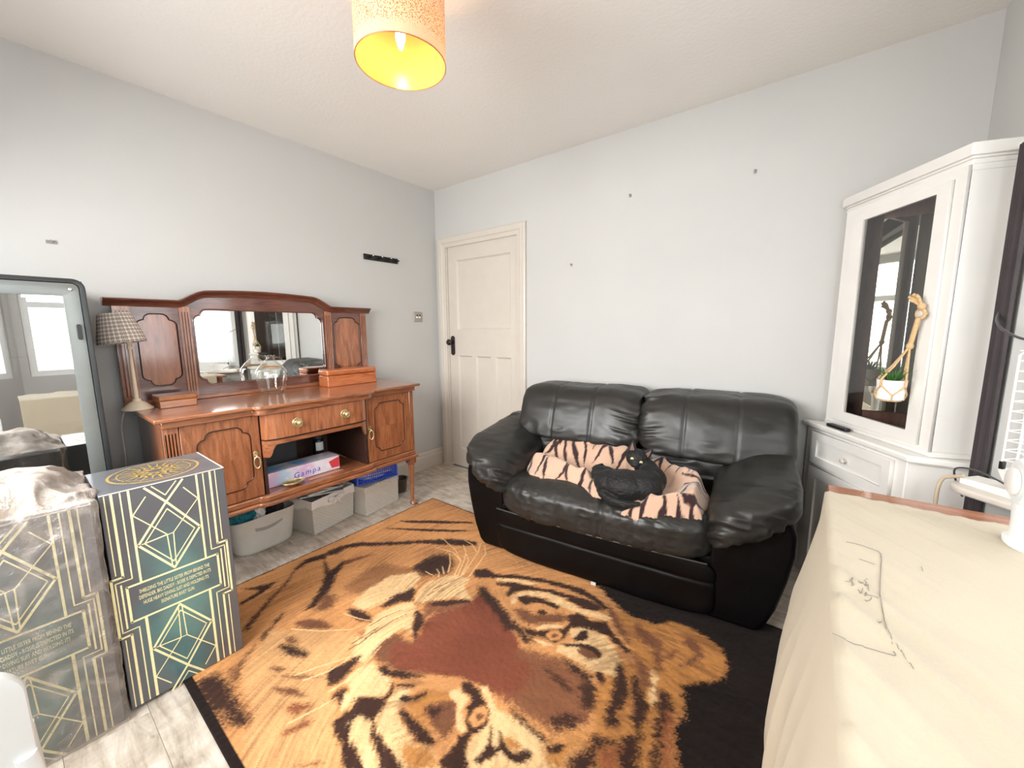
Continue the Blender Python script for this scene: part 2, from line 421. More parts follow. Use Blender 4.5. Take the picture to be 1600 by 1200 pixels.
# skirting boards
def skirting(name, poly_fn, length, mat):
    prof = [(0, 0), (0.022, 0), (0.022, 0.105), (0.018, 0.118), (0.013, 0.122), (0.013, 0.135), (0.009, 0.145), (0.004, 0.150), (0, 0.152)]
    mb = MB(); n = len(prof)
    mb.v = [poly_fn(d, z, 0) for d, z in prof]+[poly_fn(d, z, length) for d, z in prof]
    mb.f = [(i, (i+1) % n, n+(i+1) % n, n+i) for i in range(n)]+[tuple(range(n)), tuple(range(2*n-1, n-1, -1))]
    return struct(name, mb, mat)
skirting('baseboard_left', lambda d, z, t: (d, YF+t, z), -YF, M['gloss'])
skirting('baseboard_back', lambda d, z, t: (0.985+t, -d, z), XR-0.985, M['gloss'])
skirting('baseboard_right', lambda d, z, t: (XR-d, YF+t, z), WY0-YF, M['gloss'])
skirting('baseboard_front', lambda d, z, t: (t, YF+d, z), XR, M['gloss'])
# ---------------------------------------------------------------- door in the back wall
def architrave():
    t = put('trim_1', MB().box(0, 0, 0, 0, 0, 0), None)
    return t
A0, A1, AZ = 0.040, 0.990, 2.045
prof = [(0.0, 0.0), (0.0, 0.020), (0.012, 0.026), (0.030, 0.024), (0.048, 0.024), (0.056, 0.016), (0.070, 0.014), (0.085, 0.012), (0.085, 0.0)]
def arch_mesh():
    mb = MB(); path = [((A0, 0), (1, 0)), ((A0, AZ), (1, -1)), ((A1, AZ), (-1, -1)), ((A1, 0), (-1, 0))]
    n = len(prof)
    for (x, z), (dx, dz) in path:
        for o_, d in prof: mb.v.append((x+dx*o_, -d, z+dz*o_))
    for i in range(3):
        for k in range(n): mb.f.append((i*n+k, i*n+(k+1) % n, (i+1)*n+(k+1) % n, (i+1)*n+k))
    mb.f += [tuple(range(n)), tuple(range(4*n-1, 3*n-1, -1))]
    return mb
struct('trim_1', arch_mesh(), M['gloss'])
lin = MB(); lin.box(DX0-0.002, DX0+0.012, 0.0, 0.10, 0, DZ); lin.box(DX1-0.012, DX1+0.002, 0.0, 0.10, 0, DZ); lin.box(DX0-.002, DX1+.002, 0.0, 0.10, DZ-0.010, DZ+0.001)
struct('trim_2', lin, M['gloss'])
dl, dr, dz0, dz1 = 0.140, 0.931, 0.012, 1.962
PAN = [(0.238, 0.831, 1.255, 1.845)] + [(0.238, 0.402, 0.175, 1.03), (0.452, 0.617, 0.175, 1.03), (0.667, 0.831, 0.175, 1.03)]
loops = [[(dl, dz0), (dr, dz0), (dr, dz1), (dl, dz1)]] + [[(a, c), (b, c), (b, d), (a, d)] for a, b, c, d in PAN]
d1 = struct('door_1', plate_mesh('door_1', loops, lambda a, b, h: (a, 0.046-h, b), 0.040, 0.0), M['gloss'])
for a, b, c, d in PAN:
    mb = MB()  # recessed panel with a sloping bead all round
    e = 0.013
    mb.v = [(a, 0.008, c), (b, 0.008, c), (b, 0.008, d), (a, 0.008, d), (a+e, 0.021, c+e), (b-e, 0.021, c+e), (b-e, 0.021, d-e), (a+e, 0.021, d-e)]
    mb.f = [(0, 1, 5, 4), (1, 2, 6, 5), (2, 3, 7, 6), (3, 0, 4, 7), (4, 5, 6, 7)]
    put('door_panel', mb, M['gloss'], d1)
M['bakelite'] = simple('dark_bakelite', srgb(38, 28, 24), 0.25, vary=0.2)
hp = plate_mesh('handle_plate', [[(0.182+0.024*math.cos(t), 1.115+(0.062 if math.sin(t) > 0 else -0.062)+0.024*math.sin(t)) for t in [2*math.pi*i/24 for i in range(24)]]], lambda a, b, h: (a, 0.006-h, b), 0.008, 0.002)
hpo = put('handle_plate', hp, M['bakelite'], d1)
kn = MB(); kn.lathe([(0.010, 0.0), (0.010, -0.022), (0.020, -0.030), (0.027, -0.040), (0.027, -0.050), (0.018, -0.060), (1e-6, -0.062)], 20, (0.182, -0.002, 1.145), 'y')
put('door_knob', kn, M['bakelite'], hpo, sm=40)
kh = MB(); kh.lathe([(0.007, 0), (0.007, -0.004), (1e-6, -0.004)], 12, (0.182, -0.002, 1.075), 'y'); put('keyhole_cover', kh, M['bakelite'], hpo)
hg = MB(); hg.tube([(0.937, -0.006, 1.62), (0.937, -0.006, 1.72)], 0.006, 10); hg.box(0.925, 0.937, -0.001, 0.004, 1.62, 1.72)
put('hinge', hg, M['gloss'], d1)
hg = MB(); hg.tube([(0.937, -0.006, 0.25), (0.937, -0.006, 0.35)], 0.006, 10); hg.box(0.925, 0.937, -0.001, 0.004, 0.25, 0.35)
put('hinge', hg, M['gloss'], d1)
# ---------------------------------------------------------------- windows (right wall beside the table, added fill window behind the camera)
def window(name, fn, lo, hi, z0, z1, lights):
    f = 0.050; zt = z1-0.30; cells = []
    for i in range(lights):
        a = lo+(hi-lo)*i/lights+(f if i == 0 else f/2); b = lo+(hi-lo)*(i+1)/lights-(f if i == lights-1 else f/2)
        cells += [(a, b, z0+f, zt-f/2), (a, b, zt+f/2, z1-f)]
    wd = struct(name, plate_mesh(name, [[(lo, z0), (hi, z0), (hi, z1), (lo, z1)]]+[[(a, e), (b, e), (b, g), (a, g)] for a, b, e, g in cells], fn, 0.05, 0.004), M['upvc'])
    for a, b, e, g in cells:
        mb = MB(); mb.v = [fn(a-.004, e-.004, 0.025), fn(b+.004, e-.004, 0.025), fn(b+.004, g+.004, 0.025), fn(a-.004, g+.004, 0.025)]; mb.f = [(0, 1, 2, 3)]
        put('pane', mb, M['glass'], wd)
    return wd
for k, nm in enumerate(('wall_bay_left', 'wall_bay_front', 'wall_bay_right')):
    L = BAY[k][2]; e = 0.05
    struct(nm, plate_mesh(nm, [[(0, -0.1), (L, -0.1), (L, 1.96), (0, 1.96)], [(e, WZ0), (L-e, WZ0), (L-e, WZ1), (e, WZ1)]], bay_fn(k), 0.08), M['wall'])
    f0 = bay_fn(k); window('window_%d' % (k+1), (lambda a, b, h, f0=f0: f0(a, b, h+0.015)), e, L-e, WZ0, WZ1, (1, 3, 1)[k])
mb = MB(); mb.prism([(XR, WY0), (XR+0.60, WY0), (XR+0.60, WY1), (XR, WY1)], 1.86, 1.96, lambda a, b, h: (a, b, h)); struct('ceiling_bay', mb, M['ceil'])
window('window_4', lambda a, b, h: (a, YF-0.03-h, b), RX0, RX1, RZ0, RZ1, 3)  # unseen window added so the rear fill light has an opening
RUG_AREAS = """\
W 2 1033,-1911 1302,-1709 1420,-1724 1410,-1863 1478,-1910 1583,-1933 1622,-1970 1710,-1987 1771,-2007 1551,-2173 1436,-2160 1412,-2116 1351,-2095 1272,-2096 1198,-2081 1118,-2029
W 2 1779,-2011 1519,-2187 1751,-2211 2016,-2049
K 2 1933,-787 2092,-895 2213,-930 2317,-927 2422,-1125 2461,-1158 2465,-1165 2492,-1247 2488,-1328 2519,-1441 2544,-1518 2875,-1267 3035,47 2978,2681 2029,-332
O 2 2233,-1363 2247,-1274 2244,-1180 2276,-1165 2320,-1150 2395,-1129 2467,-1148 2492,-1247 2488,-1328 2519,-1441 2560,-1590 2401,-1711 2337,-1578 2289,-1532 2285,-1481 2263,-1447
O 2 2079,-904 2141,-930 2206,-934 2275,-1097 2216,-1039
T 2 741,-1337 936,-1148 1175,-992 1353,-941 1440,-876 1619,-820 1816,-816 1956,-825 2111,-895 2197,-1099 1888,-1332 1546,-1251 1226,-1372 1122,-1570
T 2 1456,-1774 1800,-1603 2170,-1323 2292,-1451 2275,-1625 1800,-1984
D 1 659,-998 826,-870 1050,-726 1090,-723 951,-831 724,-985
D 1 656,-1118 869,-973 1145,-797 1062,-882 910,-982 709,-1096
D 1.5 632,-1460 643,-1389 698,-1300 812,-1215 950,-1089 1059,-986 1121,-940 1246,-878 1285,-914 1171,-988 1007,-1089 871,-1212 733,-1332 694,-1389 708,-1454 672,-1490
D 1.5 658,-1501 782,-1539 830,-1555 795,-1465 813,-1438 844,-1493 895,-1556 973,-1623 1010,-1681 1038,-1740 1024,-1776 990,-1724 929,-1656 849,-1591 733,-1539
M 1.5 802,-1469 830,-1382 881,-1314 858,-1399 841,-1473
M 2.5 994,-1666 1025,-1627 1079,-1657 1101,-1706 1059,-1750
D 1.5 617,-1570 648,-1468 703,-1506 663,-1591 682,-1666 752,-1728 817,-1812 875,-1888 962,-1987 911,-1970 846,-1884 779,-1783 705,-1699 653,-1653
D 1.5 958,-1826 1019,-1899 1067,-1960 1050,-1963 1003,-1912 949,-1839
D 1.5 1003,-1912 1056,-1979 1105,-2030 1146,-2062 1203,-2086 1183,-2093 1121,-2063 1075,-2014 1034,-1954
D 1.2 616,-1891 659,-1836 698,-1750 744,-1853 756,-1937 728,-1927 705,-1839
D 2.5 1070,-2170 1092,-2123 1173,-2108 1252,-2111 1325,-2114 1382,-2106 1413,-2134 1370,-2160 1289,-2162 1266,-2173 1370,-2173 1317,-2200 1214,-2198 1099,-2196
M 2 1093,-2084 1143,-2064 1201,-2087 1170,-2102
G 3 1017,-1590 978,-1427 996,-1342 1149,-1282 1139,-1198 1141,-1120 1205,-1072 1300,-1115 1354,-1212 1249,-1291 1162,-1420 1122,-1570
D 2.5 1139,-1198 1153,-1131 1205,-1072 1300,-1115 1334,-1194 1302,-1252 1239,-1282 1149,-1282
L 1.5 1148,-1618 1116,-1515 1118,-1389 1191,-1284 1263,-1313 1291,-1385 1257,-1523 1231,-1621
D 1.5 1273,-1551 1255,-1469 1281,-1377 1313,-1383 1367,-1441 1316,-1478 1294,-1548
M 2 1331,-1698 1404,-1609 1560,-1599 1591,-1576 1725,-1651 1620,-1713 1505,-1737
L 1.2 1381,-1714 1331,-1653 1300,-1569 1334,-1492 1358,-1447 1416,-1456 1433,-1494 1486,-1548 1552,-1585 1520,-1567 1459,-1569 1457,-1677 1489,-1768 1437,-1789 1350,-1716
L 1 1370,-1438 1325,-1374 1309,-1310 1338,-1241 1371,-1184 1463,-1163 1473,-1218 1540,-1255 1581,-1266 1496,-1306 1448,-1362 1413,-1409
D 1 1418,-1468 1470,-1466 1510,-1496 1534,-1545 1565,-1595 1490,-1545 1444,-1498
B 2 1411,-1407 1577,-1262 1548,-1162 1671,-1212 1634,-1343 1494,-1423 1495,-1496
D 1 1430,-1404 1465,-1358 1530,-1298 1591,-1266 1549,-1317 1504,-1374 1464,-1405
N 1.5 1502,-1430 1552,-1361 1584,-1291 1573,-1202 1647,-1217 1722,-1251 1820,-1297 1888,-1332 1888,-1332 1945,-1387 1969,-1441 1973,-1504 1969,-1570 1900,-1576 1815,-1601 1725,-1651 1615,-1709 1538,-1703 1497,-1637 1560,-1599 1538,-1553 1547,-1557 1506,-1487
B 2.5 1907,-1358 2061,-1309 2210,-1326 2261,-1407 2272,-1466 2204,-1549 2094,-1567 1977,-1564 1967,-1477
N 3 1902,-1526 1945,-1387 2016,-1405 2033,-1491 2007,-1556 1964,-1573
D 2 1523,-1180 1576,-1170 1683,-1203 1769,-1241 1853,-1272 1905,-1288 1981,-1262 1880,-1252 1920,-1287 1953,-1313 1908,-1327 1844,-1301 1826,-1326 1753,-1289 1668,-1254 1583,-1223
M 2 1756,-1201 1813,-1170 1859,-1174 1938,-1102 1998,-1094 1979,-1143 1918,-1200 1874,-1245 1814,-1232
D 1.2 1422,-1095 1466,-1044 1541,-1056 1633,-987 1725,-948 1835,-913 1946,-890 2039,-909 2116,-943 2088,-964 1993,-932 1886,-938 1766,-967 1653,-1013 1560,-1078 1495,-1126 1459,-1134
L 1 1560,-1078 1655,-1016 1773,-977 1735,-1019 1640,-1050 1576,-1097
L 1.2 1711,-1148 1711,-1092 1755,-1048 1842,-1014 1942,-1008 2013,-1020 2079,-996 2147,-981 2122,-1024 2027,-1047 1940,-1063 1848,-1052 1764,-1087 1734,-1124 1748,-1167 1734,-1178
D 1.2 1576,-1110 1641,-1051 1716,-1033 1824,-985 1903,-969 1991,-945 2057,-949 2088,-964 2064,-997 2009,-1011 1921,-1000 1824,-1014 1741,-1054 1698,-1101 1700,-1152 1672,-1142 1663,-1093 1608,-1112
D 1 1722,-1133 1766,-1090 1836,-1061 1919,-1055 1926,-1088 1857,-1093 1801,-1115 1797,-1147 1763,-1143
T 1 1801,-1141 1825,-1097 1888,-1088 1927,-1097 1904,-1140 1848,-1157 1825,-1162
D 1 1851,-1155 1871,-1127 1904,-1127 1890,-1157
L 1 2022,-1162 2047,-1118 2082,-1104 2151,-1100 2207,-1126 2238,-1166 2262,-1189 2275,-1254 2239,-1263 2205,-1280 2167,-1289 2112,-1282 2045,-1286 2024,-1264 2058,-1227 2083,-1186 2052,-1187
D 1 1863,-1264 1912,-1252 1952,-1216 2003,-1172 2007,-1122 1976,-1098 2006,-1051 2078,-1057 2111,-1078 2131,-1028 2187,-1075 2184,-1099 2113,-1099 2062,-1115 2025,-1143 2030,-1193 2047,-1222 2035,-1201 2023,-1232 2011,-1262 1963,-1257 1894,-1285
L 0.7 1905,-1233 1923,-1196 1979,-1158 2001,-1161 1947,-1208 1920,-1240
T 0.7 1962,-1247 1964,-1211 1990,-1189 2021,-1200 2017,-1235 1996,-1256
M 0.7 1981,-1232 1984,-1212 2002,-1209 2005,-1228 1994,-1240
D 0.8 2062,-1204 2065,-1135 2085,-1112 2111,-1154 2096,-1179
M 1.2 2087,-1222 2150,-1180 2186,-1195 2185,-1222 2154,-1250 2112,-1240
D 0.8 2027,-1249 2102,-1192 2149,-1178 2188,-1194 2187,-1220 2149,-1202 2099,-1216 2053,-1246
L 0.7 1924,-1292 1974,-1277 2018,-1268 1986,-1295
D 1.2 1985,-1081 2028,-1048 2075,-1059 2132,-1023 2164,-1061 2239,-1097 2289,-1117 2252,-1130 2193,-1109 2151,-1083 2100,-1093 2056,-1102 2010,-1111
M 1.5 2091,-910 2158,-971 2213,-1030 2268,-1080 2239,-1080 2176,-1034 2123,-984
M 1.5 1061,-1833 1070,-1797 1131,-1757 1226,-1744 1186,-1785 1121,-1834
D 1.5 1166,-1644 1222,-1615 1306,-1614 1326,-1634 1273,-1662 1204,-1666
D 1.8 1140,-1936 1143,-1913 1201,-1889 1261,-1874 1294,-1877 1272,-1903 1212,-1930
M 1.5 1113,-1894 1125,-1874 1200,-1870 1159,-1901
D 1.2 1412,-1870 1423,-1826 1444,-1746 1472,-1780 1488,-1838 1496,-1873 1481,-1900 1440,-1890
D 1.5 1519,-1909 1520,-1863 1566,-1889 1586,-1917 1547,-1918
R 1.8 1424,-2025 1464,-1991 1506,-1963 1499,-2017 1457,-2029
R 1.5 1533,-2018 1556,-1988 1565,-2008 1529,-2078 1514,-2081
M 1.2 1318,-2023 1388,-1978 1470,-1962 1377,-2015
M 1.2 1204,-2000 1258,-1966 1290,-1957 1270,-1982
M 1.2 1640,-2098 1696,-2043 1714,-2023 1693,-2060
M 1.2 1268,-2003 1362,-1933 1434,-1887 1358,-1954
L 1.2 1561,-1863 1502,-1852 1495,-1798 1507,-1745 1589,-1753 1635,-1752 1648,-1774 1662,-1816 1596,-1859 1607,-1901 1596,-1923 1550,-1886
L 1.2 1717,-1872 1697,-1840 1687,-1783 1675,-1754 1721,-1742 1742,-1771 1739,-1801 1766,-1822 1817,-1835 1876,-1839 1929,-1822 1964,-1829 1997,-1846 1906,-1915 1837,-1903 1766,-1898
L 1.2 1655,-1932 1643,-1905 1669,-1881 1712,-1883 1769,-1920 1866,-1945 1826,-1975 1729,-1962 1670,-1946
O 2.5 1825,-1865 1876,-1839 1929,-1822 1997,-1846 1917,-1906
D 1.2 1612,-1964 1615,-1923 1615,-1895 1591,-1863 1662,-1816 1668,-1782 1636,-1759 1649,-1749 1680,-1773 1685,-1807 1701,-1830 1708,-1866 1744,-1890 1798,-1898 1874,-1902 1920,-1914 1873,-1950 1779,-1924 1709,-1885 1655,-1896 1659,-1929 1696,-1951 1745,-1961 1833,-1980 1786,-2015 1702,-1982 1636,-1972
O 2 1746,-1775 1747,-1707 1828,-1661 1876,-1662 1879,-1710 1869,-1796 1804,-1794
D 1 1748,-1808 1758,-1790 1804,-1794 1869,-1796 1926,-1801 1918,-1825 1876,-1833 1825,-1829 1779,-1819
D 1 1710,-1773 1722,-1756 1749,-1750 1757,-1763 1738,-1781 1717,-1782
D 1 1745,-1754 1770,-1697 1775,-1709 1768,-1758
M 1.5 1803,-1753 1837,-1699 1871,-1666 1916,-1708 1941,-1748 1939,-1780 1893,-1778 1849,-1766
D 1.5 1814,-1752 1833,-1724 1871,-1702 1862,-1736 1870,-1757 1837,-1755
D 1.2 1542,-1755 1571,-1719 1589,-1732 1622,-1707 1730,-1663 1689,-1702 1634,-1744 1584,-1757
D 1 1660,-1749 1717,-1710 1722,-1722 1677,-1756
L 0.8 1850,-1629 1906,-1639 1913,-1684 1947,-1712 1975,-1725 1945,-1738 1915,-1710 1891,-1679 1828,-1661
D 1 1839,-1610 1864,-1587 1917,-1594 1965,-1616 1998,-1634 2017,-1672 2006,-1705 1996,-1730 2011,-1760 2044,-1784 2059,-1799 1997,-1846 1971,-1829 1974,-1799 1973,-1766 1960,-1746 1980,-1724 1947,-1699 1922,-1663 1919,-1630 1860,-1631
T 0.8 1952,-1688 1943,-1655 1960,-1626 1985,-1629 2000,-1665 1991,-1692 1971,-1701
M 0.7 1965,-1668 1967,-1650 1983,-1648 1987,-1665 1979,-1675
L 1.2 1902,-1586 1921,-1566 1965,-1587 2007,-1613 2080,-1591 2175,-1595 2209,-1604 2240,-1563 2270,-1517 2280,-1556 2261,-1646 2062,-1797 2021,-1775 2007,-1752 2006,-1705 2018,-1658 1998,-1634 1948,-1601
O 2.5 2187,-1615 2236,-1555 2277,-1487 2288,-1551 2268,-1630 2227,-1651
D 0.9 2024,-1666 2034,-1665 2059,-1700 2075,-1706 2082,-1695 2053,-1656 2095,-1673 2114,-1682 2141,-1674 2150,-1654 2173,-1649 2179,-1669 2163,-1697 2130,-1706 2093,-1705 2087,-1742 2071,-1765 2049,-1776 2053,-1745 2051,-1706
O 1.2 2074,-1666 2100,-1652 2141,-1650 2138,-1670 2115,-1679
D 1 2196,-1615 2215,-1586 2246,-1564 2245,-1591 2223,-1619
D 2 2037,-1372 2101,-1376 2178,-1397 2156,-1414 2078,-1393
D 2 2057,-1302 2122,-1295 2205,-1305 2203,-1339 2136,-1332
D 2 2173,-1354 2215,-1318 2245,-1362 2255,-1432 2208,-1419
D 2.5 2153,-1543 2187,-1490 2242,-1462 2248,-1496 2209,-1548
D 1.8 2021,-1574 2069,-1576 2140,-1588 2202,-1584 2183,-1608 2113,-1602 2055,-1593
M 2 2034,-1529 2102,-1484 2185,-1465 2169,-1490 2094,-1520
D 1 2200,-1280 2226,-1269 2250,-1288 2243,-1319 2210,-1301
D 1.5 2247,-1187 2272,-1186 2302,-1232 2329,-1283 2332,-1339 2326,-1379 2345,-1423 2329,-1448 2296,-1422 2294,-1382 2286,-1323 2270,-1256
D 1.8 2308,-1202 2341,-1211 2369,-1260 2398,-1289 2410,-1348 2409,-1388 2389,-1403 2370,-1379 2354,-1323 2331,-1266
D 2.2 2264,-1633 2303,-1539 2286,-1493 2317,-1481 2353,-1467 2372,-1464 2403,-1386 2421,-1403 2432,-1453 2470,-1574 2436,-1600 2375,-1484 2329,-1508 2337,-1578 2371,-1649 2304,-1700
D 2 2408,-1208 2440,-1207 2471,-1263 2468,-1343 2481,-1416 2510,-1544 2487,-1562 2458,-1433 2443,-1386 2421,-1286
R 2.5 2333,-1516 2377,-1489 2396,-1523 2395,-1631 2368,-1651
R 2.5 2448,-1273 2472,-1268 2515,-1443 2538,-1523 2517,-1539 2484,-1413
L 1 2353,-1143 2392,-1130 2393,-1188 2416,-1262 2409,-1295 2385,-1256 2378,-1199
M 1.5 2313,-1165 2353,-1160 2377,-1216 2367,-1254 2339,-1204
O 1.5 2220,-950 2247,-917 2296,-931 2348,-860 2414,-842 2486,-860 2549,-890 2576,-942 2584,-993 2569,-1042 2507,-1108 2461,-1157 2405,-1174 2366,-1148 2304,-1157 2275,-1097 2222,-1035
M 1.8 2228,-951 2296,-974 2357,-991 2360,-1043 2307,-1051 2254,-1022
M 1.5 2413,-949 2435,-898 2487,-926 2502,-967 2474,-1039 2416,-1103 2451,-1046 2473,-979 2440,-950
M 1.5 2378,-1061 2422,-981 2404,-1061
M 2 2335,-1051 2368,-1027 2394,-1137 2371,-1144
M 1.8 2281,-1113 2333,-1145 2378,-1203 2370,-1218 2309,-1172"""
RUG_HAIRS = """\
L 4 1375,-1188 1317,-1083 1218,-1022 1048,-975
L 4 1389,-1178 1321,-1062 1275,-1000 1210,-955
L 4 1408,-1164 1369,-1063 1331,-958 1280,-881
L 4 1443,-1154 1400,-1021 1374,-945 1310,-880
L 4 1330,-1189 1283,-1128 1212,-1066
L 4 1324,-963 1245,-918 1176,-914
L 4 1320,-1246 1298,-1221 1262,-1205
L 4 1323,-1211 1270,-1173
L 4 1281,-1254 1231,-1254
L 4 1406,-1173 1342,-1047 1284,-1012
L 4 1307,-1073 1215,-1044 1098,-1070
L 4 1088,-1858 1196,-1791 1295,-1705 1312,-1656
L 4 1334,-1954 1365,-1888 1407,-1811 1442,-1738
L 4 1499,-1910 1506,-1849 1495,-1772 1471,-1686
L 4 1502,-2048 1524,-1977 1540,-1909
L 4 1182,-1676 1260,-1654 1317,-1629
L 4 1382,-1942 1417,-1866 1423,-1781
L 4 1370,-1722 1355,-1669 1328,-1572
M 3.5 1337,-1649 1341,-1581 1366,-1507
M 3.5 1390,-1654 1389,-1575 1404,-1510
M 3.5 1384,-1701 1383,-1626 1383,-1562
M 3.5 1372,-1324 1392,-1248 1416,-1183
M 3.5 1408,-1326 1415,-1291
M 3.5 1383,-1373 1390,-1310
M 3.5 1365,-1746 1371,-1679 1370,-1601
M 3.5 1384,-1771 1391,-1706 1372,-1634"""
# ---------------------------------------------------------------- rug with the woven tiger head
RX, RY, RW, RD = 0.566, -2.205, 2.26, 1.585
def build_rug():
    st = 0.0045
    nu, nv = int(RW/st)+1, int(RD/st)+1
    u, v = np.meshgrid(np.linspace(0, RW, nu), np.linspace(0, RD, nv)); u = u.ravel(); v = v.ravel()
    P = np.stack([RX+u, RY+v], 1)
    pal = {'T': srgb(202, 144, 92), 'L': srgb(224, 186, 136), 'W': srgb(204, 156, 106), 'O': srgb(180, 124, 70), 'M': srgb(116, 76, 54), 'D': srgb(62, 42, 35),
           'N': srgb(122, 68, 50), 'K': srgb(32, 24, 22), 'B': srgb(126, 82, 58), 'G': srgb(154, 106, 70), 'R': srgb(136, 80, 54)}
    pal = {k: np.array(c[:3]) for k, c in pal.items()}
    areas = []
    for ln_ in RUG_AREAS.split('\n'):
        t = ln_.split(); areas.append((t[0], float(t[1]), [tuple(float(q)/1000 for q in a.split(',')) for a in t[2:]]))
    C = np.tile(pal['T'], (len(P), 1))
    P3 = np.stack([P[:, 0], P[:, 1], np.zeros(len(P))], 1)
    # fur runs outward from the bridge of the nose: stretch the edge noise that way
    c0 = np.array([1.95, -1.45]); d = P-c0; rr = np.linalg.norm(d, axis=1)+1e-6; er = d/rr[:, None]; ang = np.arctan2(d[:, 1], d[:, 0])
    Q = np.stack([rr*14, ang*rr.clip(0.25, 3)*75, np.zeros(len(P))], 1)
    wr = fbm(Q, 2, 3)
    wx = fbm(P3*60, 3, 5); wy = fbm(P3*60, 3, 9)
    S = []
    rng = np.random.RandomState(4)
    for k in range(6): S.append((rng.normal(0, 1, len(P)), rng.normal(0, 1, len(P))))
    base_jit = 0.0042
    for key, soft, poly in areas:
        pa = np.array(poly); lo = pa.min(0)-0.05; hi = pa.max(0)+0.05
        idx = np.where((P[:, 0] > lo[0]) & (P[:, 0] < hi[0]) & (P[:, 1] > lo[1]) & (P[:, 1] < hi[1]))[0]
        if not len(idx): continue
        cov = 0
        for jx, jy in S:
            W = P[idx]+er[idx]*(wr[idx]*0.0055*min(soft, 2.0))[:, None]+np.stack([wx[idx], wy[idx]], 1)*0.0022*soft
            W = W+np.stack([jx[idx], jy[idx]], 1)*base_jit*soft
            cov = cov+in_poly(W, poly)
        a = (cov/len(S))[:, None]
        C[idx] = C[idx]*(1-a)+pal[key]*a
    # fur streaks in the pile's colour
    aw = ang*rr.clip(0.45, 3)+0.05*fbm(P3*3, 2, 77)
    far = sstep(rr, 0.12, 0.45)
    streak = far*fbm(np.stack([rr*26, aw*95, np.zeros(len(P))], 1), 2, 21)
    C *= (1+0.12*streak)[:, None]
    C *= (1+0.16*fbm(P3*5, 3, 31)+0.10*far*fbm(np.stack([rr*9, aw*34, np.zeros(len(P))], 1), 2, 27))[:, None]
    # brown guard hairs combed outward through the lighter fur
    st2 = fbm(np.stack([rr*20, aw*70, np.zeros(len(P))], 1), 3, 57)+0.7*fbm(P3*4.5, 2, 63)
    mk = sstep(st2, 0.15, 1.05)*0.50*far*(C[:, 0] > 0.22)
    C = C*(1-mk[:, None])+pal['M']*mk[:, None]
    for ln_ in RUG_HAIRS.split('\n'):
        t = ln_.split(); pts = [tuple(float(q)/1000 for q in a.split(',')) for a in t[2:]]; wd = float(t[1])/1000*0.75
        pa = np.array(pts); lo = pa.min(0)-0.02; hi = pa.max(0)+0.02
        idx = np.where((P[:, 0] > lo[0]) & (P[:, 0] < hi[0]) & (P[:, 1] > lo[1]) & (P[:, 1] < hi[1]))[0]
        if not len(idx): continue
        dm = np.full(len(idx), 9.0); n = len(pts)-1
        for i in range(n):
            dd, tt = seg_dist(P[idx], pts[i], pts[i+1]); dm = np.minimum(dm, dd+wd*0.5*(i+tt)/n)
        a = (1-sstep(dm, wd*0.55, wd*1.5))[:, None]
        col = pal['L']*1.12 if t[0] == 'L' else pal[t[0]]
        C[idx] = C[idx]*(1-a)+col*a
    edge = np.minimum(np.minimum(u, RW-u), np.minimum(v, RD-v))
    bw = np.where(v < 0.06, 0.026, 0.013)
    m = edge < bw; C[m] = pal['K']*1.15
    z = 0.011+0.0012*fbm(P3*90, 2, 2)-np.where(edge < 0.004, 0.005, 0)
    # the far left corner is lifted a little
    z = z+0.0
    V = np.stack([P[:, 0], P[:, 1], z], 1); F = quad_idx(nu, nv)
    # skirt down to the floor
    n0 = len(V); ring = list(range(nu))+[j*nu+nu-1 for j in range(1, nv)]+[(nv-1)*nu+i for i in range(nu-2, -1, -1)]+[j*nu for j in range(nv-2, 0, -1)]
    B = V[ring].copy(); B[:, 2] = 0.0008; V = np.vstack([V, B]); C = np.vstack([C, C[ring]])
    k = len(ring); Fs = np.array([(ring[i], n0+i, n0+(i+1) % k, ring[(i+1) % k]) for i in range(k)])
    me = np_mesh('rug', V, np.vstack([F, Fs])); set_color(me, 'pile', np.clip(C, 0, 1)); smooth(me)
    r = put('rug', me, attr_mat('rug_pile', 'pile', 0.95, 0.06, 420, 0.22, 0.5, 0.004, spec=0.05))
    tag(r, 'large brown rug woven with a tiger face, lying on the floor before the sofa', 'rug')
build_rug()
# ---------------------------------------------------------------- sideboard with mirror back (against the left wall)
MAH = (srgb(104, 60, 40), srgb(158, 98, 64), srgb(188, 126, 86))
M['mah_y'] = wood('mahogany_lengthways', *MAH, scale=(9, 1.2, 9))
M['mah_z'] = wood('mahogany_upright', *MAH, scale=(9, 9, 1.2))
M['mah_d1'] = wood('mahogany_veneer_diagonal', srgb(120, 70, 44), srgb(168, 104, 68), srgb(200, 136, 92), scale=(9, 11, 1.3), rot=(math.radians(42), 0, 0), freq=3.5, dist=1.0)
M['mah_dark'] = wood('dark_mahogany', srgb(62, 34, 26), srgb(104, 60, 46), srgb(132, 80, 62), scale=(9, 1.2, 9))
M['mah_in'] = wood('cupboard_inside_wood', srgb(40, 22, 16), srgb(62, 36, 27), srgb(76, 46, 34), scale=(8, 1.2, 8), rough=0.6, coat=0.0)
M['groove'] = simple('dark_bead', srgb(46, 22, 16), 0.35)
M['brass'] = simple('aged_brass', srgb(222, 204, 160), 0.32, 0.85, vary=0.25, nscale=60)
M['mirror'] = simple('silvered_mirror', srgb(236, 238, 236), 0.015, 1.0, vary=0.01)
SBX, ZT = 0.03, 0.885
sb = thing('sideboard', 'mahogany mirror-backed sideboard with brass handles on slim legs by the left wall', 'sideboard', (0.28, -1.41, 0))
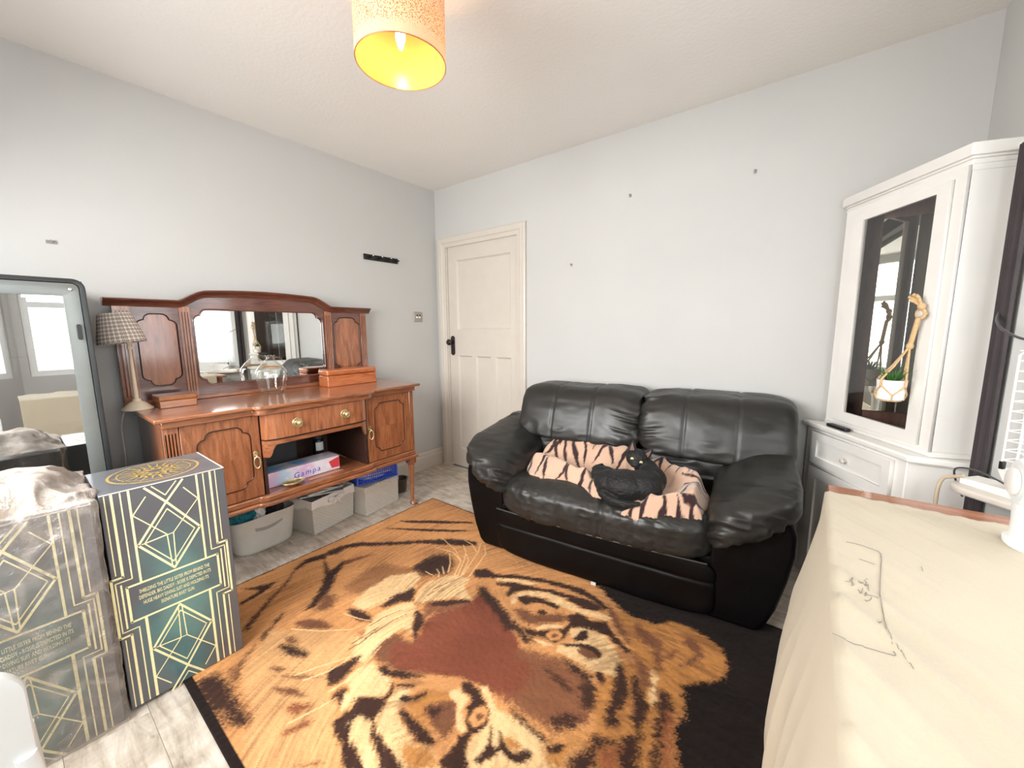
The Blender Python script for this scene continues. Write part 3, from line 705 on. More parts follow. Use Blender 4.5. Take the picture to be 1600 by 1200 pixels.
def breakfront(xe, xc, y0, y1, yc0, yc1, xb, r=0.03, k=5):
    pts = [(xb, y0), (xe, y0), (xe, yc0-r)]
    pts += [(xe+(xc-xe)*(math.sin(math.pi/2*i/k)), yc0-r+(2*r)*(1-math.cos(math.pi/2*i/k))) for i in range(1, k+1)]
    pts += [(xe+(xc-xe)*(math.sin(math.pi/2*(k-i)/k)), yc1+r-(2*r)*(1-math.cos(math.pi/2*(k-i)/k))) for i in range(0, k+1)]
    pts += [(xe, y1), (xb, y1)]
    return pts
mb = MB(); mb.prism(breakfront(0.575, 0.612, -2.115, -0.705, -1.715, -1.105, 0.025), ZT-0.018, ZT, lambda a, b, h: (a, b, h))
put('top', mb, M['mah_y'], sb, bev=0.005, seg=3)
mb = MB(); mb.prism(breakfront(0.548, 0.590, -2.088, -0.732, -1.71, -1.11, 0.035), ZT-0.05, ZT-0.0185, lambda a, b, h: (a, b, h))
put('frieze_rail', mb, M['mah_y'], sb, bev=0.004)
ZB, ZS = 0.352, 0.405      # underside of the bottom board, its top
mb = MB(); mb.prism(breakfront(0.548, 0.570, -2.10, -0.718, -1.72, -1.10, 0.03), ZB, ZB+0.022, lambda a, b, h: (a, b, h))
mb.prism(breakfront(0.535, 0.557, -2.085, -0.735, -1.71, -1.11, 0.04), ZB+0.022, ZS, lambda a, b, h: (a, b, h))
put('bottom_board', mb, M['mah_y'], sb, bev=0.006, seg=3)
Z1 = ZT-0.05
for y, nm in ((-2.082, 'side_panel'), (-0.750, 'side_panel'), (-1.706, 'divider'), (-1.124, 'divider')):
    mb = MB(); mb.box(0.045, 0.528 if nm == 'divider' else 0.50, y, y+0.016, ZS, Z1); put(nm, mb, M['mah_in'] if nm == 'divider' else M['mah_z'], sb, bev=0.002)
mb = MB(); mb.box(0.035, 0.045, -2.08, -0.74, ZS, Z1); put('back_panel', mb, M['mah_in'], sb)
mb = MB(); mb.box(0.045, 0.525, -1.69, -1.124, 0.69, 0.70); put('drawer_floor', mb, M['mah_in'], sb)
# canted, fluted corner pilasters of the cupboards
def fluted(y0, y1, z0, z1, x, n, dep=0.012, up=0.0, mat=None):
    w_ = (y1-y0); pitch = w_/(n+0.8); hs = []
    for i in range(n):
        c = y0+pitch*(i+0.9); r = pitch*0.24
        lp = [(c+r*math.cos(t), (z1-0.03 if math.sin(t) >= 0 else z0+0.03)+r*math.sin(t)) for t in [2*math.pi*(k+0.5)/12 for k in range(12)]]
        hs.append(lp)
    return plate_mesh('pilaster', [[(y0, z0), (y1, z0), (y1, z1), (y0, z1)]]+hs, FX(x), dep)
put('pilaster', fluted(-2.084, -2.030, ZS, Z1, 0.512, 4, 0.016), M['mah_z'], sb)
mb = MB(); mb.box(0.495, 0.5125, -2.082, -2.032, ZS, Z1); put('pilaster_core', mb, M['groove'], sb)
mb = MB(); mb.box(0.495, 0.528, -0.772, -0.734, ZS, Z1); put('corner_post', mb, M['mah_z'], sb, bev=0.006)
# cupboard doors: frame, recessed quartered panel, dark bead, drop handle
def cupboard_door(y0, y1, handle_y, hinge_right):
    z0, z1 = ZS+0.004, Z1-0.004; e = 0.055
    hole = ogee(y0+e, y1-e*0.75, z0+e*1.05, z1-e*0.8, 0.032) if not hinge_right else ogee(y0+e, y1-e*0.8, z0+e, z1-e*0.8, 0.024)
    d = put('door', plate_mesh('door', [[(y0, z0), (y1, z0), (y1, z1), (y0, z1)], hole], FX(0.508), 0.020, 0.0015), M['mah_z'], sb)
    ys = [q[0] for q in hole]; zs = [q[1] for q in hole]; ym = (min(ys)+max(ys))/2; zm = (min(zs)+max(zs))/2
    for a0, a1, b0, b1, rt in ((min(ys)-.01, ym, min(zs)-.01, zm, 1), (ym, max(ys)+.01, min(zs)-.01, zm, -1), (min(ys)-.01, ym, zm, max(zs)+.01, -1), (ym, max(ys)+.01, zm, max(zs)+.01, 1)):
        put('veneer_quarter', MB().box(0.512, 0.5185, a0+.0002, a1-.0002, b0+.0002, b1-.0002), M['mah_d1'] if rt > 0 else M['mah_d2'], d)
    bd = MB(); bd.tube([(0.5265, a, b) for a, b in hole], 0.0030, 6, closed=True); put('bead', bd, M['groove'], d)
    zh = 0.592
    h = put('handle_plate', plate_mesh('handle_plate', [ogee(handle_y-0.010, handle_y+0.010, zh+0.018, zh+0.058, 0.004, k=3)], FX(0.528), 0.003, 0.0008), M['brass'], d, label='brass drop handle')
    t = MB(); t.tube([(0.531, handle_y, zh+0.035), (0.542, handle_y, zh+0.035), (0.544, handle_y, zh+0.028)], 0.0045, 8)
    t.tube([(0.543+0.004*math.sin(a), handle_y+0.013*math.sin(a)*(1.0), zh+0.000+0.030*math.cos(a)) for a in [2*math.pi*k/20 for k in range(20)]], 0.0036, 8, closed=True)
    put('drop_ring', t, M['brass'], h, sm=60)
M['mah_d2'] = wood('mahogany_veneer_diagonal_mirrored', srgb(120, 70, 44), srgb(160, 98, 64), srgb(192, 128, 88), scale=(9, 11, 1.3), rot=(math.radians(-42), 0, 0), freq=3.5, dist=1.0)
cupboard_door(-2.026, -1.712, -1.738, False)
cupboard_door(-1.102, -0.776, -1.086, True)
# bowed drawer front
dy0, dy1, dzb, dzt = -1.706, -1.112, 0.702, Z1-0.003
def bow(u, x0=0.520, amp=0.058): return x0+amp*(1-abs(2*u-1)**7)**(1/2.4)
def bow_front(name, z0, z1, off, mat, y0=dy0, y1=dy1, n=48, parent=None, lower=None):
    mb = MB(); N = n+1; us = [0.5-0.5*math.cos(math.pi*i/n) for i in range(N)]
    for i, u in enumerate(us):
        y = y0+(y1-y0)*u; x = bow(u)+off; zl = lower(u) if lower else z0
        mb.v += [(x, y, zl), (x, y, z1), (x-0.022 if 0.02 < u < 0.98 else 0.515, y, z1), (x-0.022 if 0.02 < u < 0.98 else 0.515, y, zl)]
    for i in range(n):
        a, b = i*4, i*4+4
        for k in range(4): mb.f.append((a+k, b+k, b+(k+1) % 4, a+(k+1) % 4))
    mb.f += [(3, 2, 1, 0), (n*4, n*4+1, n*4+2, n*4+3)]
    return put(name, mb, mat, parent or sb, sm=35)
dw = bow_front('drawer', dzb, dzt, 0.0, M['mah_d1'])
bow_front('drawer_beading', dzb-0.006, dzb, 0.004, M['groove'], parent=dw)
bow_front('drawer_beading', dzt, dzt+0.003, 0.003, M['groove'], parent=dw)
def low(u):
    d = min(u, 1-u)
    return 0.607 if d < 0.045 else (0.607+0.062*math.sin(math.pi/2*min(1, (d-0.045)/0.05)) if d < 0.095 else 0.672)
bow_front('apron', 0.66, dzb-0.006, -0.002, M['mah_y'], lower=low)
for y in (-1.545, -1.275):
    u = (y-dy0)/(dy1-dy0); x = bow(u)
    k = put('knob', MB().lathe([(0.025, -0.002), (0.026, 0.001), (0.022, 0.004), (0.018, 0.004), (0.017, 0.002), (0.010, 0.002), (0.008, 0.010), (0.0075, 0.018), (0.012, 0.022), (0.013, 0.027), (0.008, 0.031), (1e-6, 0.032)], 28, (x, y, 0.769), 'x'), M['brass'], dw, sm=35, label='round brass ring pull')
    r = MB(); r.tube([(x+0.017+0.003*math.sin(a), y+0.020*math.cos(a), 0.767+0.020*math.sin(a)) for a in [2*math.pi*i/24 for i in range(24)]], 0.003, 8, closed=True)
    put('ring', r, M['brass'], k, sm=60)
# legs: square block, tapered turned shaft, pad foot
def leg_mb(x, y, s):
    mb = MB(); mb.box(x-0.026, x+0.026, y-0.026, y+0.026, ZB-0.042, ZB)
    prof = [(0.012, 0.0), (0.026, 0.001), (0.030, 0.010), (0.026, 0.020), (0.015, 0.030), (0.0125, 0.042), (0.0135, 0.10), (0.017, 0.20), (0.021, 0.285), (0.0235, 0.302), (0.019, 0.306), (0.024, 0.311)]
    mb.lathe(prof, 20, (x, y, 0)); n = len(prof)*20
    for i in range(len(mb.v)-n, len(mb.v)):      # pad foot kicks forward
        px, py, pz = mb.v[i]; k = max(0, 1-pz/0.05)**2*0.010; mb.v[i] = (px+k, py+k*s, pz)
    return mb
for x, y, s in ((0.510, -0.762, 1), (0.510, -2.060, -1), (0.072, -0.762, 1), (0.072, -2.060, -1)):
    put('leg', leg_mb(x, y, s), M['mah_z'], sb, sm=35)
# mirror back
yL, yR = -2.125, -0.775
def cornice_line():
    pts = [(yL-0.028, 1.408), (-1.873, 1.408)]
    def s_curve(ya, yb, za, zb, k=14):
        return [(ya+(yb-ya)*i/k, za+(zb-za)*(math.sin(math.pi/2*(i/k))**1.25)) for i in range(1, k+1)]
    pts += s_curve(-1.873, -1.735, 1.408, 1.468)
    pts += [(-1.735+(-1.188+1.735)*i/10, 1.468+0.010*math.sin(math.pi*i/10)) for i in range(1, 10)]
    pts += [(a, b) for a, b in s_curve(-1.050, -1.188, 1.408, 1.468)][::-1]
    pts += [(-1.050, 1.408), (yR+0.028, 1.408)]
    return pts
CL = cornice_line()
mir = ogee(-1.815, -1.102, 0.955, 1.375, 0.033)
mir = [(a, b) for a, b in mir]
outer = [(yL, ZT), (yR, ZT), (yR, 1.400)]+[(a, b-0.008) for a, b in CL[::-1] if yL < a < yR]+[(yL, 1.400)]
BX = 0.036
panL = ogee(-2.045, -1.885, 0.975, 1.345, 0.030); panR = ogee(-1.028, -0.830, 0.975, 1.345, 0.030)
mbk = put('mirror_back', plate_mesh('mirror_back', [outer, mir, panL, panR], FX(BX), 0.022, 0.001), M['mah_dk_y'] if 'mah_dk_y' in M else M['mah_dark'], sb, label='carved mahogany mirror surround')
for pn in (panL, panR):
    ip = put('inset_panel', plate_mesh('inset_panel', [[(min(q[0] for q in pn)-.005, .965), (max(q[0] for q in pn)+.005, .965), (max(q[0] for q in pn)+.005, 1.355), (min(q[0] for q in pn)-.005, 1.355)]], FX(BX-0.001), 0.017), M['mah_d2'], mbk)
    bd = MB(); bd.tube([(BX+0.021, a, b) for a, b in pn], 0.0032, 6, closed=True); put('bead', bd, M['groove'], mbk)
put('mirror_glass', plate_mesh('mirror_glass', [ogee(-1.822, -1.095, 0.948, 1.382, 0.033)], FX(BX-0.001), 0.012), M['mirror'], mbk, label='bevelled mirror glass')
bd = MB(); bd.tube([(BX+0.020, a, b) for a, b in mir], 0.0055, 6, closed=True); put('bead', bd, M['mah_dark'], mbk)
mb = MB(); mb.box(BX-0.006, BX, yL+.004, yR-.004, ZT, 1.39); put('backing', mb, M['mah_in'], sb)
for y0, y1, n in ((yL+0.002, -2.062, 4), (-1.872, -1.826, 3), (-1.090, -1.044, 3), (-0.822, yR-0.002, 3)):
    put('pilaster', fluted(y0, y1, 0.905, 1.385, BX+0.0225, n, 0.007), M['mah_z'], mbk)
# cornice moulding swept along the shaped top
cprof = [(0.0, -0.030), (0.034, -0.030), (0.036, -0.022), (0.041, -0.018), (0.046, -0.009), (0.058, -0.003), (0.062, 0.002), (0.062, 0.009), (0.0, 0.009)]
mb = MB(); n = len(cprof)
for i, (a, b) in enumerate(CL):
    p0 = CL[max(0, i-1)]; p1 = CL[min(len(CL)-1, i+1)]; t = Vector((p1[0]-p0[0], p1[1]-p0[1])).normalized(); nn = Vector((-t.y, t.x))
    for dx, dn in cprof: mb.v.append((BX-0.004+dx, a+nn.x*dn, b+nn.y*dn))
for i in range(len(CL)-1):
    for k in range(n): mb.f.append((i*n+k, i*n+(k+1) % n, (i+1)*n+(k+1) % n, (i+1)*n+k))
mb.f += [tuple(range(n)), tuple(range(len(CL)*n-1, (len(CL)-1)*n-1, -1))]
put('cornice', mb, M['mah_dark'], sb, sm=50)
mb = MB(); mb.box(BX, BX+0.045, yL, yR, ZT, ZT+0.020); put('plinth', mb, M['mah_y'], sb, bev=0.004)
# ---------------------------------------------------------------- things standing on the sideboard
def check_mat():
    m, p, nt = base_mat('checked_linen', rough=0.9, spec=0.1)
    uv = nt.node('ShaderNodeAttribute'); uv.attribute_name = 'weave'; sp = nt.node('ShaderNodeSeparateXYZ'); nt.link(uv.outputs['Vector'], sp.inputs[0])
    def band(o, f, lo):
        a = nt.node('ShaderNodeMath', operation='MULTIPLY'); a.inputs[1].default_value = f; nt.link(o, a.inputs[0])
        fr = nt.node('ShaderNodeMath', operation='FRACT'); nt.link(a.outputs[0], fr.inputs[0])
        r = nt.node('ShaderNodeValToRGB'); r.color_ramp.interpolation = 'CONSTANT'; e = r.color_ramp.elements
        e[0].position = 0; e[0].color = (1, 1, 1, 1); e[1].position = 0.12; e[1].color = (0.20, 0.17, 0.16, 1)
        for q, c in ((0.24, (1, 1, 1, 1)), (0.42, (0.20, 0.17, 0.16, 1)), (0.54, (1, 1, 1, 1))): x = e.new(q); x.color = c
        nt.link(fr.outputs[0], r.inputs[0]); return r.outputs['Color']
    mx = nt.node('ShaderNodeMix', data_type='RGBA', blend_type='MULTIPLY'); mx.inputs['Factor'].default_value = 1
    nt.link(band(sp.outputs[0], 30, 0), mx.inputs['A']); nt.link(band(sp.outputs[1], 8, 0), mx.inputs['B'])
    m2 = nt.node('ShaderNodeMix', data_type='RGBA', blend_type='MULTIPLY'); m2.inputs['Factor'].default_value = 1; m2.inputs['B'].default_value = srgb(240, 230, 222)
    nt.link(mx.outputs['Result'], m2.inputs['A']); nt.link(m2.outputs['Result'], p.inputs['Base Color']); return m
M['cream'] = simple('cream_lamp_paint', srgb(240, 226, 202), 0.4, vary=0.03)
M['cable_w'] = simple('white_cable', srgb(232, 228, 220), 0.5)
lx, ly = 0.185, -2.098
lp = thing('table_lamp', 'cream candlestick table lamp with tilted checked fabric shade on the sideboard', 'lamp', (lx, ly, ZT))
put('base', MB().lathe([(0.058, 0), (0.060, 0.004), (0.058, 0.008), (0.046, 0.018), (0.034, 0.030), (0.026, 0.036), (0.018, 0.040), (0.016, 0.052)], 28, (lx, ly, ZT)), M['cream'], lp, sm=40)
put('stem', MB().lathe([(0.0095, 0.050), (0.0090, 0.10), (0.0075, 0.20), (0.0070, 0.285), (0.011, 0.292), (0.011, 0.30), (0.007, 0.304), (0.010, 0.312), (0.014, 0.318), (0.014, 0.345)], 20, (lx, ly, ZT)), M['cream'], lp, sm=40)
def shade_mesh():
    n = 48; rows = [(0.086, 0.0), (0.080, 0.035), (0.072, 0.07), (0.064, 0.105), (0.056, 0.135)]
    tilt = Matrix.Rotation(math.radians(6), 4, 'X') @ Matrix.Rotation(math.radians(-4), 4, 'Y')
    mb = MB(); uv = []
    for th in (0.0, -0.0015):
        for r, h in rows:
            for k in range(n):
                a = 2*math.pi*k/n; p = tilt @ Vector(((r+th)*math.cos(a), (r+th)*math.sin(a), h))
                mb.v.append((lx+0.012+p.x, ly-0.022+p.y, 1.203+p.z)); uv.append((k/n if k <= n/2 else 1-k/n, h/0.135*1.0, 0))
    R = len(rows)
    for o, flip in ((0, 0), (R*n, 1)):
        for i in range(R-1):
            for k in range(n):
                q = (o+i*n+k, o+i*n+(k+1) % n, o+(i+1)*n+(k+1) % n, o+(i+1)*n+k); mb.f.append(q[::-1] if flip else q)
    for i in (0, R-1):
        for k in range(n): mb.f.append((i*n+k, i*n+(k+1) % n, R*n+i*n+(k+1) % n, R*n+i*n+k))
    me = mb.mesh('lamp_shade'); at = me.attributes.new('weave', 'FLOAT_VECTOR', 'POINT'); at.data.foreach_set('vector', [c for q in uv for c in q]); smooth(me, 50)
    return me
put('lamp_shade', shade_mesh(), check_mat(), lp, label='beige and brown checked fabric shade')
sp_ = MB()
for a in (0.5, 2.6, 4.7): sp_.tube([(lx, ly, ZT+0.345), (lx+0.012+0.075*math.cos(a), ly-0.022+0.075*math.sin(a), 1.232)], 0.002, 6)
put('shade_carrier', sp_, M['cream'], lp)
cb = MB(); cb.tube(flow([(lx-0.045, ly-0.02, ZT+0.008), (lx-0.07, ly-0.028, ZT+0.006), (0.10, -2.130, 0.882), (0.085, -2.150, 0.79), (0.075, -2.150, 0.66), (0.08, -2.155, 0.50), (0.08, -2.150, 0.20), (0.09, -2.16, 0.006)]), 0.0032, 8)
put('cable', cb, M['cable_w'], lp, sm=60)
M['oak_box'] = wood('small_oak_box_wood', srgb(120, 66, 28), srgb(160, 96, 48), srgb(180, 116, 62), scale=(8, 2, 10))
M['pine_box'] = wood('orange_pine_wood', srgb(150, 78, 38), srgb(190, 108, 60), srgb(208, 128, 78), scale=(9, 2, 12))
b1 = thing('wooden_box', 'small plain oak box beside the table lamp', 'box', (0.20, -1.96, ZT))
put('body', MB().box(0.130, 0.272, -2.032, -1.888, ZT, ZT+0.036), M['oak_box'], b1, bev=0.003)
put('lid', MB().box(0.128, 0.274, -2.034, -1.886, ZT+0.0365, ZT+0.058), M['oak_box'], b1, bev=0.004)
b2 = thing('wooden_box', 'long orange pine box with rounded lid at the right of the mirror', 'box', (0.2, -1.01, ZT))
put('body', MB().box(0.125, 0.245, -1.190, -0.832, ZT, ZT+0.072), M['pine_box'], b2, bev=0.004)
put('lid', MB().box(0.123, 0.247, -1.194, -0.828, ZT+0.0735, ZT+0.112), M['pine_box'], b2, bev=0.012, seg=4)
# glass flagon with a ring handle
M['clear'] = thin_glass('clear_bottle_glass', (0.95, 0.96, 0.94, 1), 0.03, power=2.2)
M['amber'] = simple('amber_seal_ring', srgb(222, 160, 84), 0.4)
jx, jy = 0.165, -1.492
jar = thing('glass_flagon', 'clear ribbed glass flagon with small loop handle in front of the mirror', 'bottle', (jx, jy, ZT))
mb = MB(); prof = [(1e-4, 0.003), (0.060, 0.002), (0.064, 0.006), (0.070, 0.03), (0.078, 0.075), (0.082, 0.088), (0.084, 0.120), (0.080, 0.135), (0.058, 0.165), (0.034, 0.188), (0.020, 0.202), (0.018, 0.216), (0.026, 0.222), (0.026, 0.226)]
n = 40
for r, h in prof:
    for k in range(n):
        rr = r*(1+(0.028 if (k % 4) < 2 and 0.01 < h < 0.08 else 0)); a = 2*math.pi*k/n; mb.v.append((jx+rr*math.cos(a), jy+rr*math.sin(a), ZT+h))
for i in range(len(prof)-1):
    for k in range(n): mb.f.append((i*n+k, i*n+(k+1) % n, (i+1)*n+(k+1) % n, (i+1)*n+k))
put('bottle_body', mb, M['clear'], jar, sm=50)
mb = MB(); mb.tube([(jx+0.005, jy+0.018, ZT+0.208), (jx+0.006, jy+0.036, ZT+0.214), (jx+0.006, jy+0.058, ZT+0.204), (jx+0.006, jy+0.066, ZT+0.184), (jx+0.005, jy+0.060, ZT+0.164)], 0.005, 10)
put('handle', mb, M['clear'], jar, sm=60)
put('shoulder_ring', MB().lathe([(0.050, 0.152), (0.056, 0.154), (0.052, 0.158), (0.044, 0.156)], 32, (jx, jy, ZT), caps=False), M['amber'], jar, sm=60, label='amber ring inside the shoulder')
# ---------------------------------------------------------------- things on the open shelf
M['card'] = simple('brown_card', srgb(176, 130, 86), 0.8)
def game_print():
    m, p, nt = base_mat('printed_toy_box', rough=0.25)
    v = coords(nt, (1, 1, 1), which='Object'); sp = nt.node('ShaderNodeSeparateXYZ'); nt.link(v, sp.inputs[0])
    g = nt.node('ShaderNodeMapRange'); g.inputs[1].default_value = -1.69; g.inputs[2].default_value = -1.25; nt.link(sp.outputs[1], g.inputs[0])
    n_ = noise(nt, coords(nt, (10, 9, 26)), 2.2, 3, 0.5, 1.0)
    a = nt.node('ShaderNodeMath', operation='MULTIPLY_ADD'); a.inputs[1].default_value = 0.35; nt.link(n_, a.inputs[0]); nt.link(g.outputs[0], a.inputs[2])
    c = ramp(nt, a.outputs[0], [(0.12, srgb(246, 240, 248)), (0.26, srgb(232, 196, 232)), (0.40, srgb(196, 222, 244)), (0.52, srgb(240, 232, 246)), (0.66, srgb(228, 190, 226)), (0.85, srgb(244, 240, 248)), (1.0, srgb(240, 226, 240))])
    nt.link(c, p.inputs['Base Color']); return m
gb = thing('toy_box', 'long white and pink printed toy box with open end flap on the shelf', 'box', (0.38, -1.47, ZS))
gz0, gz1, gx0, gx1 = ZS+0.0015, ZS+0.083, 0.325, 0.455
put('carton', MB().box(gx0, gx1, -1.685, -1.262, gz0, gz1), game_print(), gb, bev=0.0015)
mb = MB(); mb.grid(lambda u, v: (gx0+0.004+(gx1-gx0-0.008)*u, -1.2615+0.052*v, gz1-0.004-0.030*v*v+0.002), 5, 6); mb.grid(lambda u, v: (gx0+0.004+(gx1-gx0-0.008)*u, -1.2615+0.052*v, gz1-0.0065-0.030*v*v+0.002), 5, 6)
put('end_flap', mb, M['card'], gb, label='open brown card flap')
M['blue_ink'] = simple('blue_print', srgb(44, 92, 214), 0.4, vary=0.05); M['red_ink'] = simple('red_print', srgb(222, 70, 78), 0.4, vary=0.05); M['sky_ink'] = simple('pale_blue_print', srgb(128, 190, 232), 0.4, vary=0.05)
put('printed_lettering', text_mesh('printed_lettering', 'Gampa', 0.046, lambda a, b, h: (gx1+0.0004+h, -1.458+a*1.0+b*0.12, gz0+0.032+b+a*0.04), 0.0005, 1.25), M['blue_ink'], gb)
mb = MB()
mb.prism([(-1.312, gz0+.014), (-1.264, gz0+.012), (-1.264, gz1-.006), (-1.330, gz1-.024)], 0, 0.0003, FX(gx1+0.0003)); put('printed_red_area', mb, M['red_ink'], gb)
mb = MB(); mb.prism([(-1.335+0.013*math.cos(a), gz0+0.036+0.017*math.sin(a)) for a in [2*math.pi*i/20 for i in range(20)]], 0, 0.0003, FX(gx1+0.0008)); put('printed_disc', mb, M['upvc'], gb)
mb = MB(); mb.prism([(0.33, -1.67), (0.44, -1.655), (0.42, -1.58), (0.34, -1.60)], 0, 0.0004, FZ(gz1+0.0003)); put('printed_blue_area', mb, M['sky_ink'], gb)
mb = MB(); mb.prism([(0.35, -1.52), (0.43, -1.50), (0.42, -1.43), (0.34, -1.45)], 0, 0.0004, FZ(gz1+0.0003)); put('printed_blue_area', mb, M['sky_ink'], gb)
M['slate'] = simple('dark_grey_plastic', srgb(74, 74, 76), 0.35)
M['black'] = simple('black_plastic', srgb(22, 22, 24), 0.35, vary=0.2)
bx = thing('grey_case', 'flat dark grey case leaning upright at the back of the shelf', 'case', (0.16, -1.49, ZS))
mb = MB(); mb.box(0.150, 0.175, -1.63, -1.385, ZS, ZS+0.205); put('case_shell', mb, M['slate'], bx, bev=0.006)
mb = MB(); mb.box(0.140, 0.1495, -1.635, -1.380, ZS, ZS+0.210); put('case_rim', mb, M['black'], bx, bev=0.004)
cn = thing('spray_can', 'small black can with white label at the back of the shelf', 'can', (0.205, -1.265, ZS))
put('can_body', MB().lathe([(0.031, 0), (0.033, 0.003), (0.033, 0.135), (0.029, 0.145), (0.026, 0.150)], 24, (0.205, -1.265, ZS)), M['black'], cn, sm=40)
put('can_cap', MB().lathe([(0.026, 0.150), (0.027, 0.153), (0.027, 0.170), (0.022, 0.174), (1e-6, 0.174)], 24, (0.205, -1.265, ZS)), M['slate'], cn, sm=40)
mb = MB(); mb.grid(lambda u, v: (0.205+0.0336*math.cos(-0.9+1.5*u), -1.265+0.0336*math.sin(-0.9+1.5*u), ZS+0.075+0.055*v), 10, 2); mb.grid(lambda u, v: (0.205+0.0337*math.cos(0.9+0.5*u), -1.265+0.0337*math.sin(0.9+0.5*u), ZS+0.06+0.07*v), 6, 2)
put('can_label', mb, M['upvc'], cn)
ds = thing('brass_dish', 'small shallow brass dish at the front edge of the shelf', 'dish', (0.508, -1.56, ZS))
put('bowl', MB().lathe([(0.020, 0.0), (0.030, 0.002), (0.052, 0.012), (0.060, 0.021), (0.058, 0.021), (0.050, 0.014), (0.028, 0.005), (1e-6, 0.004)], 28, (0.508, -1.56, ZS+0.0005), sx=0.62), M['brass'], ds, sm=50)
put('rim', MB().tube([(0.508+0.0365*math.cos(a), -1.56+0.059*math.sin(a), ZS+0.0215) for a in [2*math.pi*i/28 for i in range(28)]], 0.0022, 6, closed=True), M['brass'], ds, sm=60)
st_ = put('thin_stick', MB().tube([(0.512, -1.475, ZS+0.004), (0.508, -1.27, ZS+0.004)], [0.0032, 0.0026], 8), simple('pale_wood_stick', srgb(206, 150, 112), 0.5), sm=60)
tag(st_, 'thin pale wooden stick lying on the shelf behind its front edge', 'stick')
# ---------------------------------------------------------------- baskets and crate under the sideboard
M['felt'] = simple('pale_grey_plastic_tub', srgb(214, 211, 202), 0.7, vary=0.05, bstr=0.15, bscale=300)
def weave_mat(name, col):
    m, p, nt = base_mat(name, col, 0.85, spec=0.15)
    v = coords(nt); wv = nt.node('ShaderNodeTexWave'); wv.bands_direction = 'Z'; wv.inputs['Scale'].default_value = 42; wv.inputs['Distortion'].default_value = 1.5; nt.link(v, wv.inputs['Vector'])
    w2 = nt.node('ShaderNodeTexWave'); w2.bands_direction = 'DIAGONAL'; w2.inputs['Scale'].default_value = 30; w2.inputs['Distortion'].default_value = 1.0; nt.link(v, w2.inputs['Vector'])
    mm = nt.node('ShaderNodeMath', operation='MULTIPLY'); nt.link(wv.outputs['Fac'], mm.inputs[0]); nt.link(w2.outputs['Fac'], mm.inputs[1])
    nt.link(ramp(nt, mm.outputs[0], [(0.0, mul(col, 0.80)), (0.5, col)]), p.inputs['Base Color']); bump(nt, p, mm.outputs[0], 0.6, 0.006); return m
M['woven'] = weave_mat('cream_woven_rush', srgb(232, 227, 217))
M['liner'] = simple('white_cotton_liner', srgb(242, 239, 233), 0.9, vary=0.04, bstr=0.2, bscale=80)
def oval(cx, cy, rx, ry, n, k=40, rot=0.0):
    out = []
    for i in range(k):
        a = 2*math.pi*i/k; c, s = math.cos(a), math.sin(a); x = rx*abs(c)**(2/n)*(1 if c >= 0 else -1); y = ry*abs(s)**(2/n)*(1 if s >= 0 else -1)
        out.append((cx+x*math.cos(rot)-y*math.sin(rot), cy+x*math.sin(rot)+y*math.cos(rot)))
    return out
def tub(cx, cy, rot):
    t = thing('storage_tub', 'pale grey oval tub with slot handle holding teal cloth under the sideboard', 'tub', (cx, cy, 0))
    mb = MB(); k = 72; rows = []
    for z, s in ((0.001, 0.80), (0.006, 0.84), (0.02, 0.87), (0.10, 0.93), (0.198, 1.0)): rows.append([(a, b, z+(0.018*abs((i/k*4) % 2-1) if z > 0.19 else 0)) for i, (a, b) in enumerate(oval(cx, cy, 0.125*s, 0.178*s, 3.2, k, rot))])
    for z, s in ((0.198, 0.975), (0.10, 0.905), (0.012, 0.84)): rows.append([(a, b, z+(0.018*abs((i/k*4) % 2-1) if z > 0.19 else 0)) for i, (a, b) in enumerate(oval(cx, cy, 0.125*s, 0.178*s, 3.2, k, rot))])
    for r in rows: mb.v += r
    R = len(rows)
    for i in range(R-1):
        for q in range(k): mb.f.append((i*k+q, i*k+(q+1) % k, (i+1)*k+(q+1) % k, (i+1)*k+q))
    mb.f += [tuple(range(k-1, -1, -1)), tuple((R-1)*k+q for q in range(k))]
    put('tub_wall', mb, M['felt'], t, sm=45)
    # grip slot on the front: flat band, recess shade put into its colour
    gs = MB(); c, s = math.cos(rot), math.sin(rot)
    def face(y, z):
        sc_ = 0.93+0.07*(z-0.10)/0.098; w_ = 0.178*sc_; x = 0.125*sc_*(1-abs(y/w_)**3.2)**(1/3.2)
        return (cx+(x+0.0006)*c-y*s, cy+(x+0.0006)*s+y*c, z)
    top = [face(-0.075+0.15*i/14, 0.158-0.012*math.sin(math.pi*i/14)+0.006*(i/14)) for i in range(15)]; bot = [face(-0.072+0.144*i/14, 0.138-0.014*math.sin(math.pi*i/14)+0.010*(i/14)) for i in range(15)]
    gs.v = top+bot; gs.f = [(i, i+1, 16+i, 15+i) for i in range(14)]
    put('grip_slot', gs, simple('grip_shadow_grey', srgb(168, 166, 160), 0.8), t, label='flat grip band with recess shade in its colour')
    rp = MB(); yy = -0.182
    rp.tube(flow([(cx+0.02, cy-0.174, 0.19), (cx+0.03, cy-0.195, 0.18), (cx+0.035, cy-0.200, 0.12), (cx+0.045, cy-0.196, 0.105), (cx+0.05, cy-0.192, 0.13), (cx+0.045, cy-0.180, 0.19)]), 0.004, 8)
    put('rope_handle', rp, M['liner'], t, sm=60)
    return t
tub(0.215, -1.645, math.radians(3))
def lump(cx, cy, cz, rx, ry, rz, seed, k=26, amp=0.25, fr=22):
    V, F = cushion((1, 1, 1), k, (2.4,)*3); N = V/np.linalg.norm(V, axis=1)[:, None]
    V = V*np.array([rx, ry, rz])*(1+amp*fbm(N*2.2+seed, 3, seed))[:, None]+np.array([cx, cy, cz])
    V = V+N*(0.004*ridge(V*fr*2.2, seed))[:, None]
    return V, F
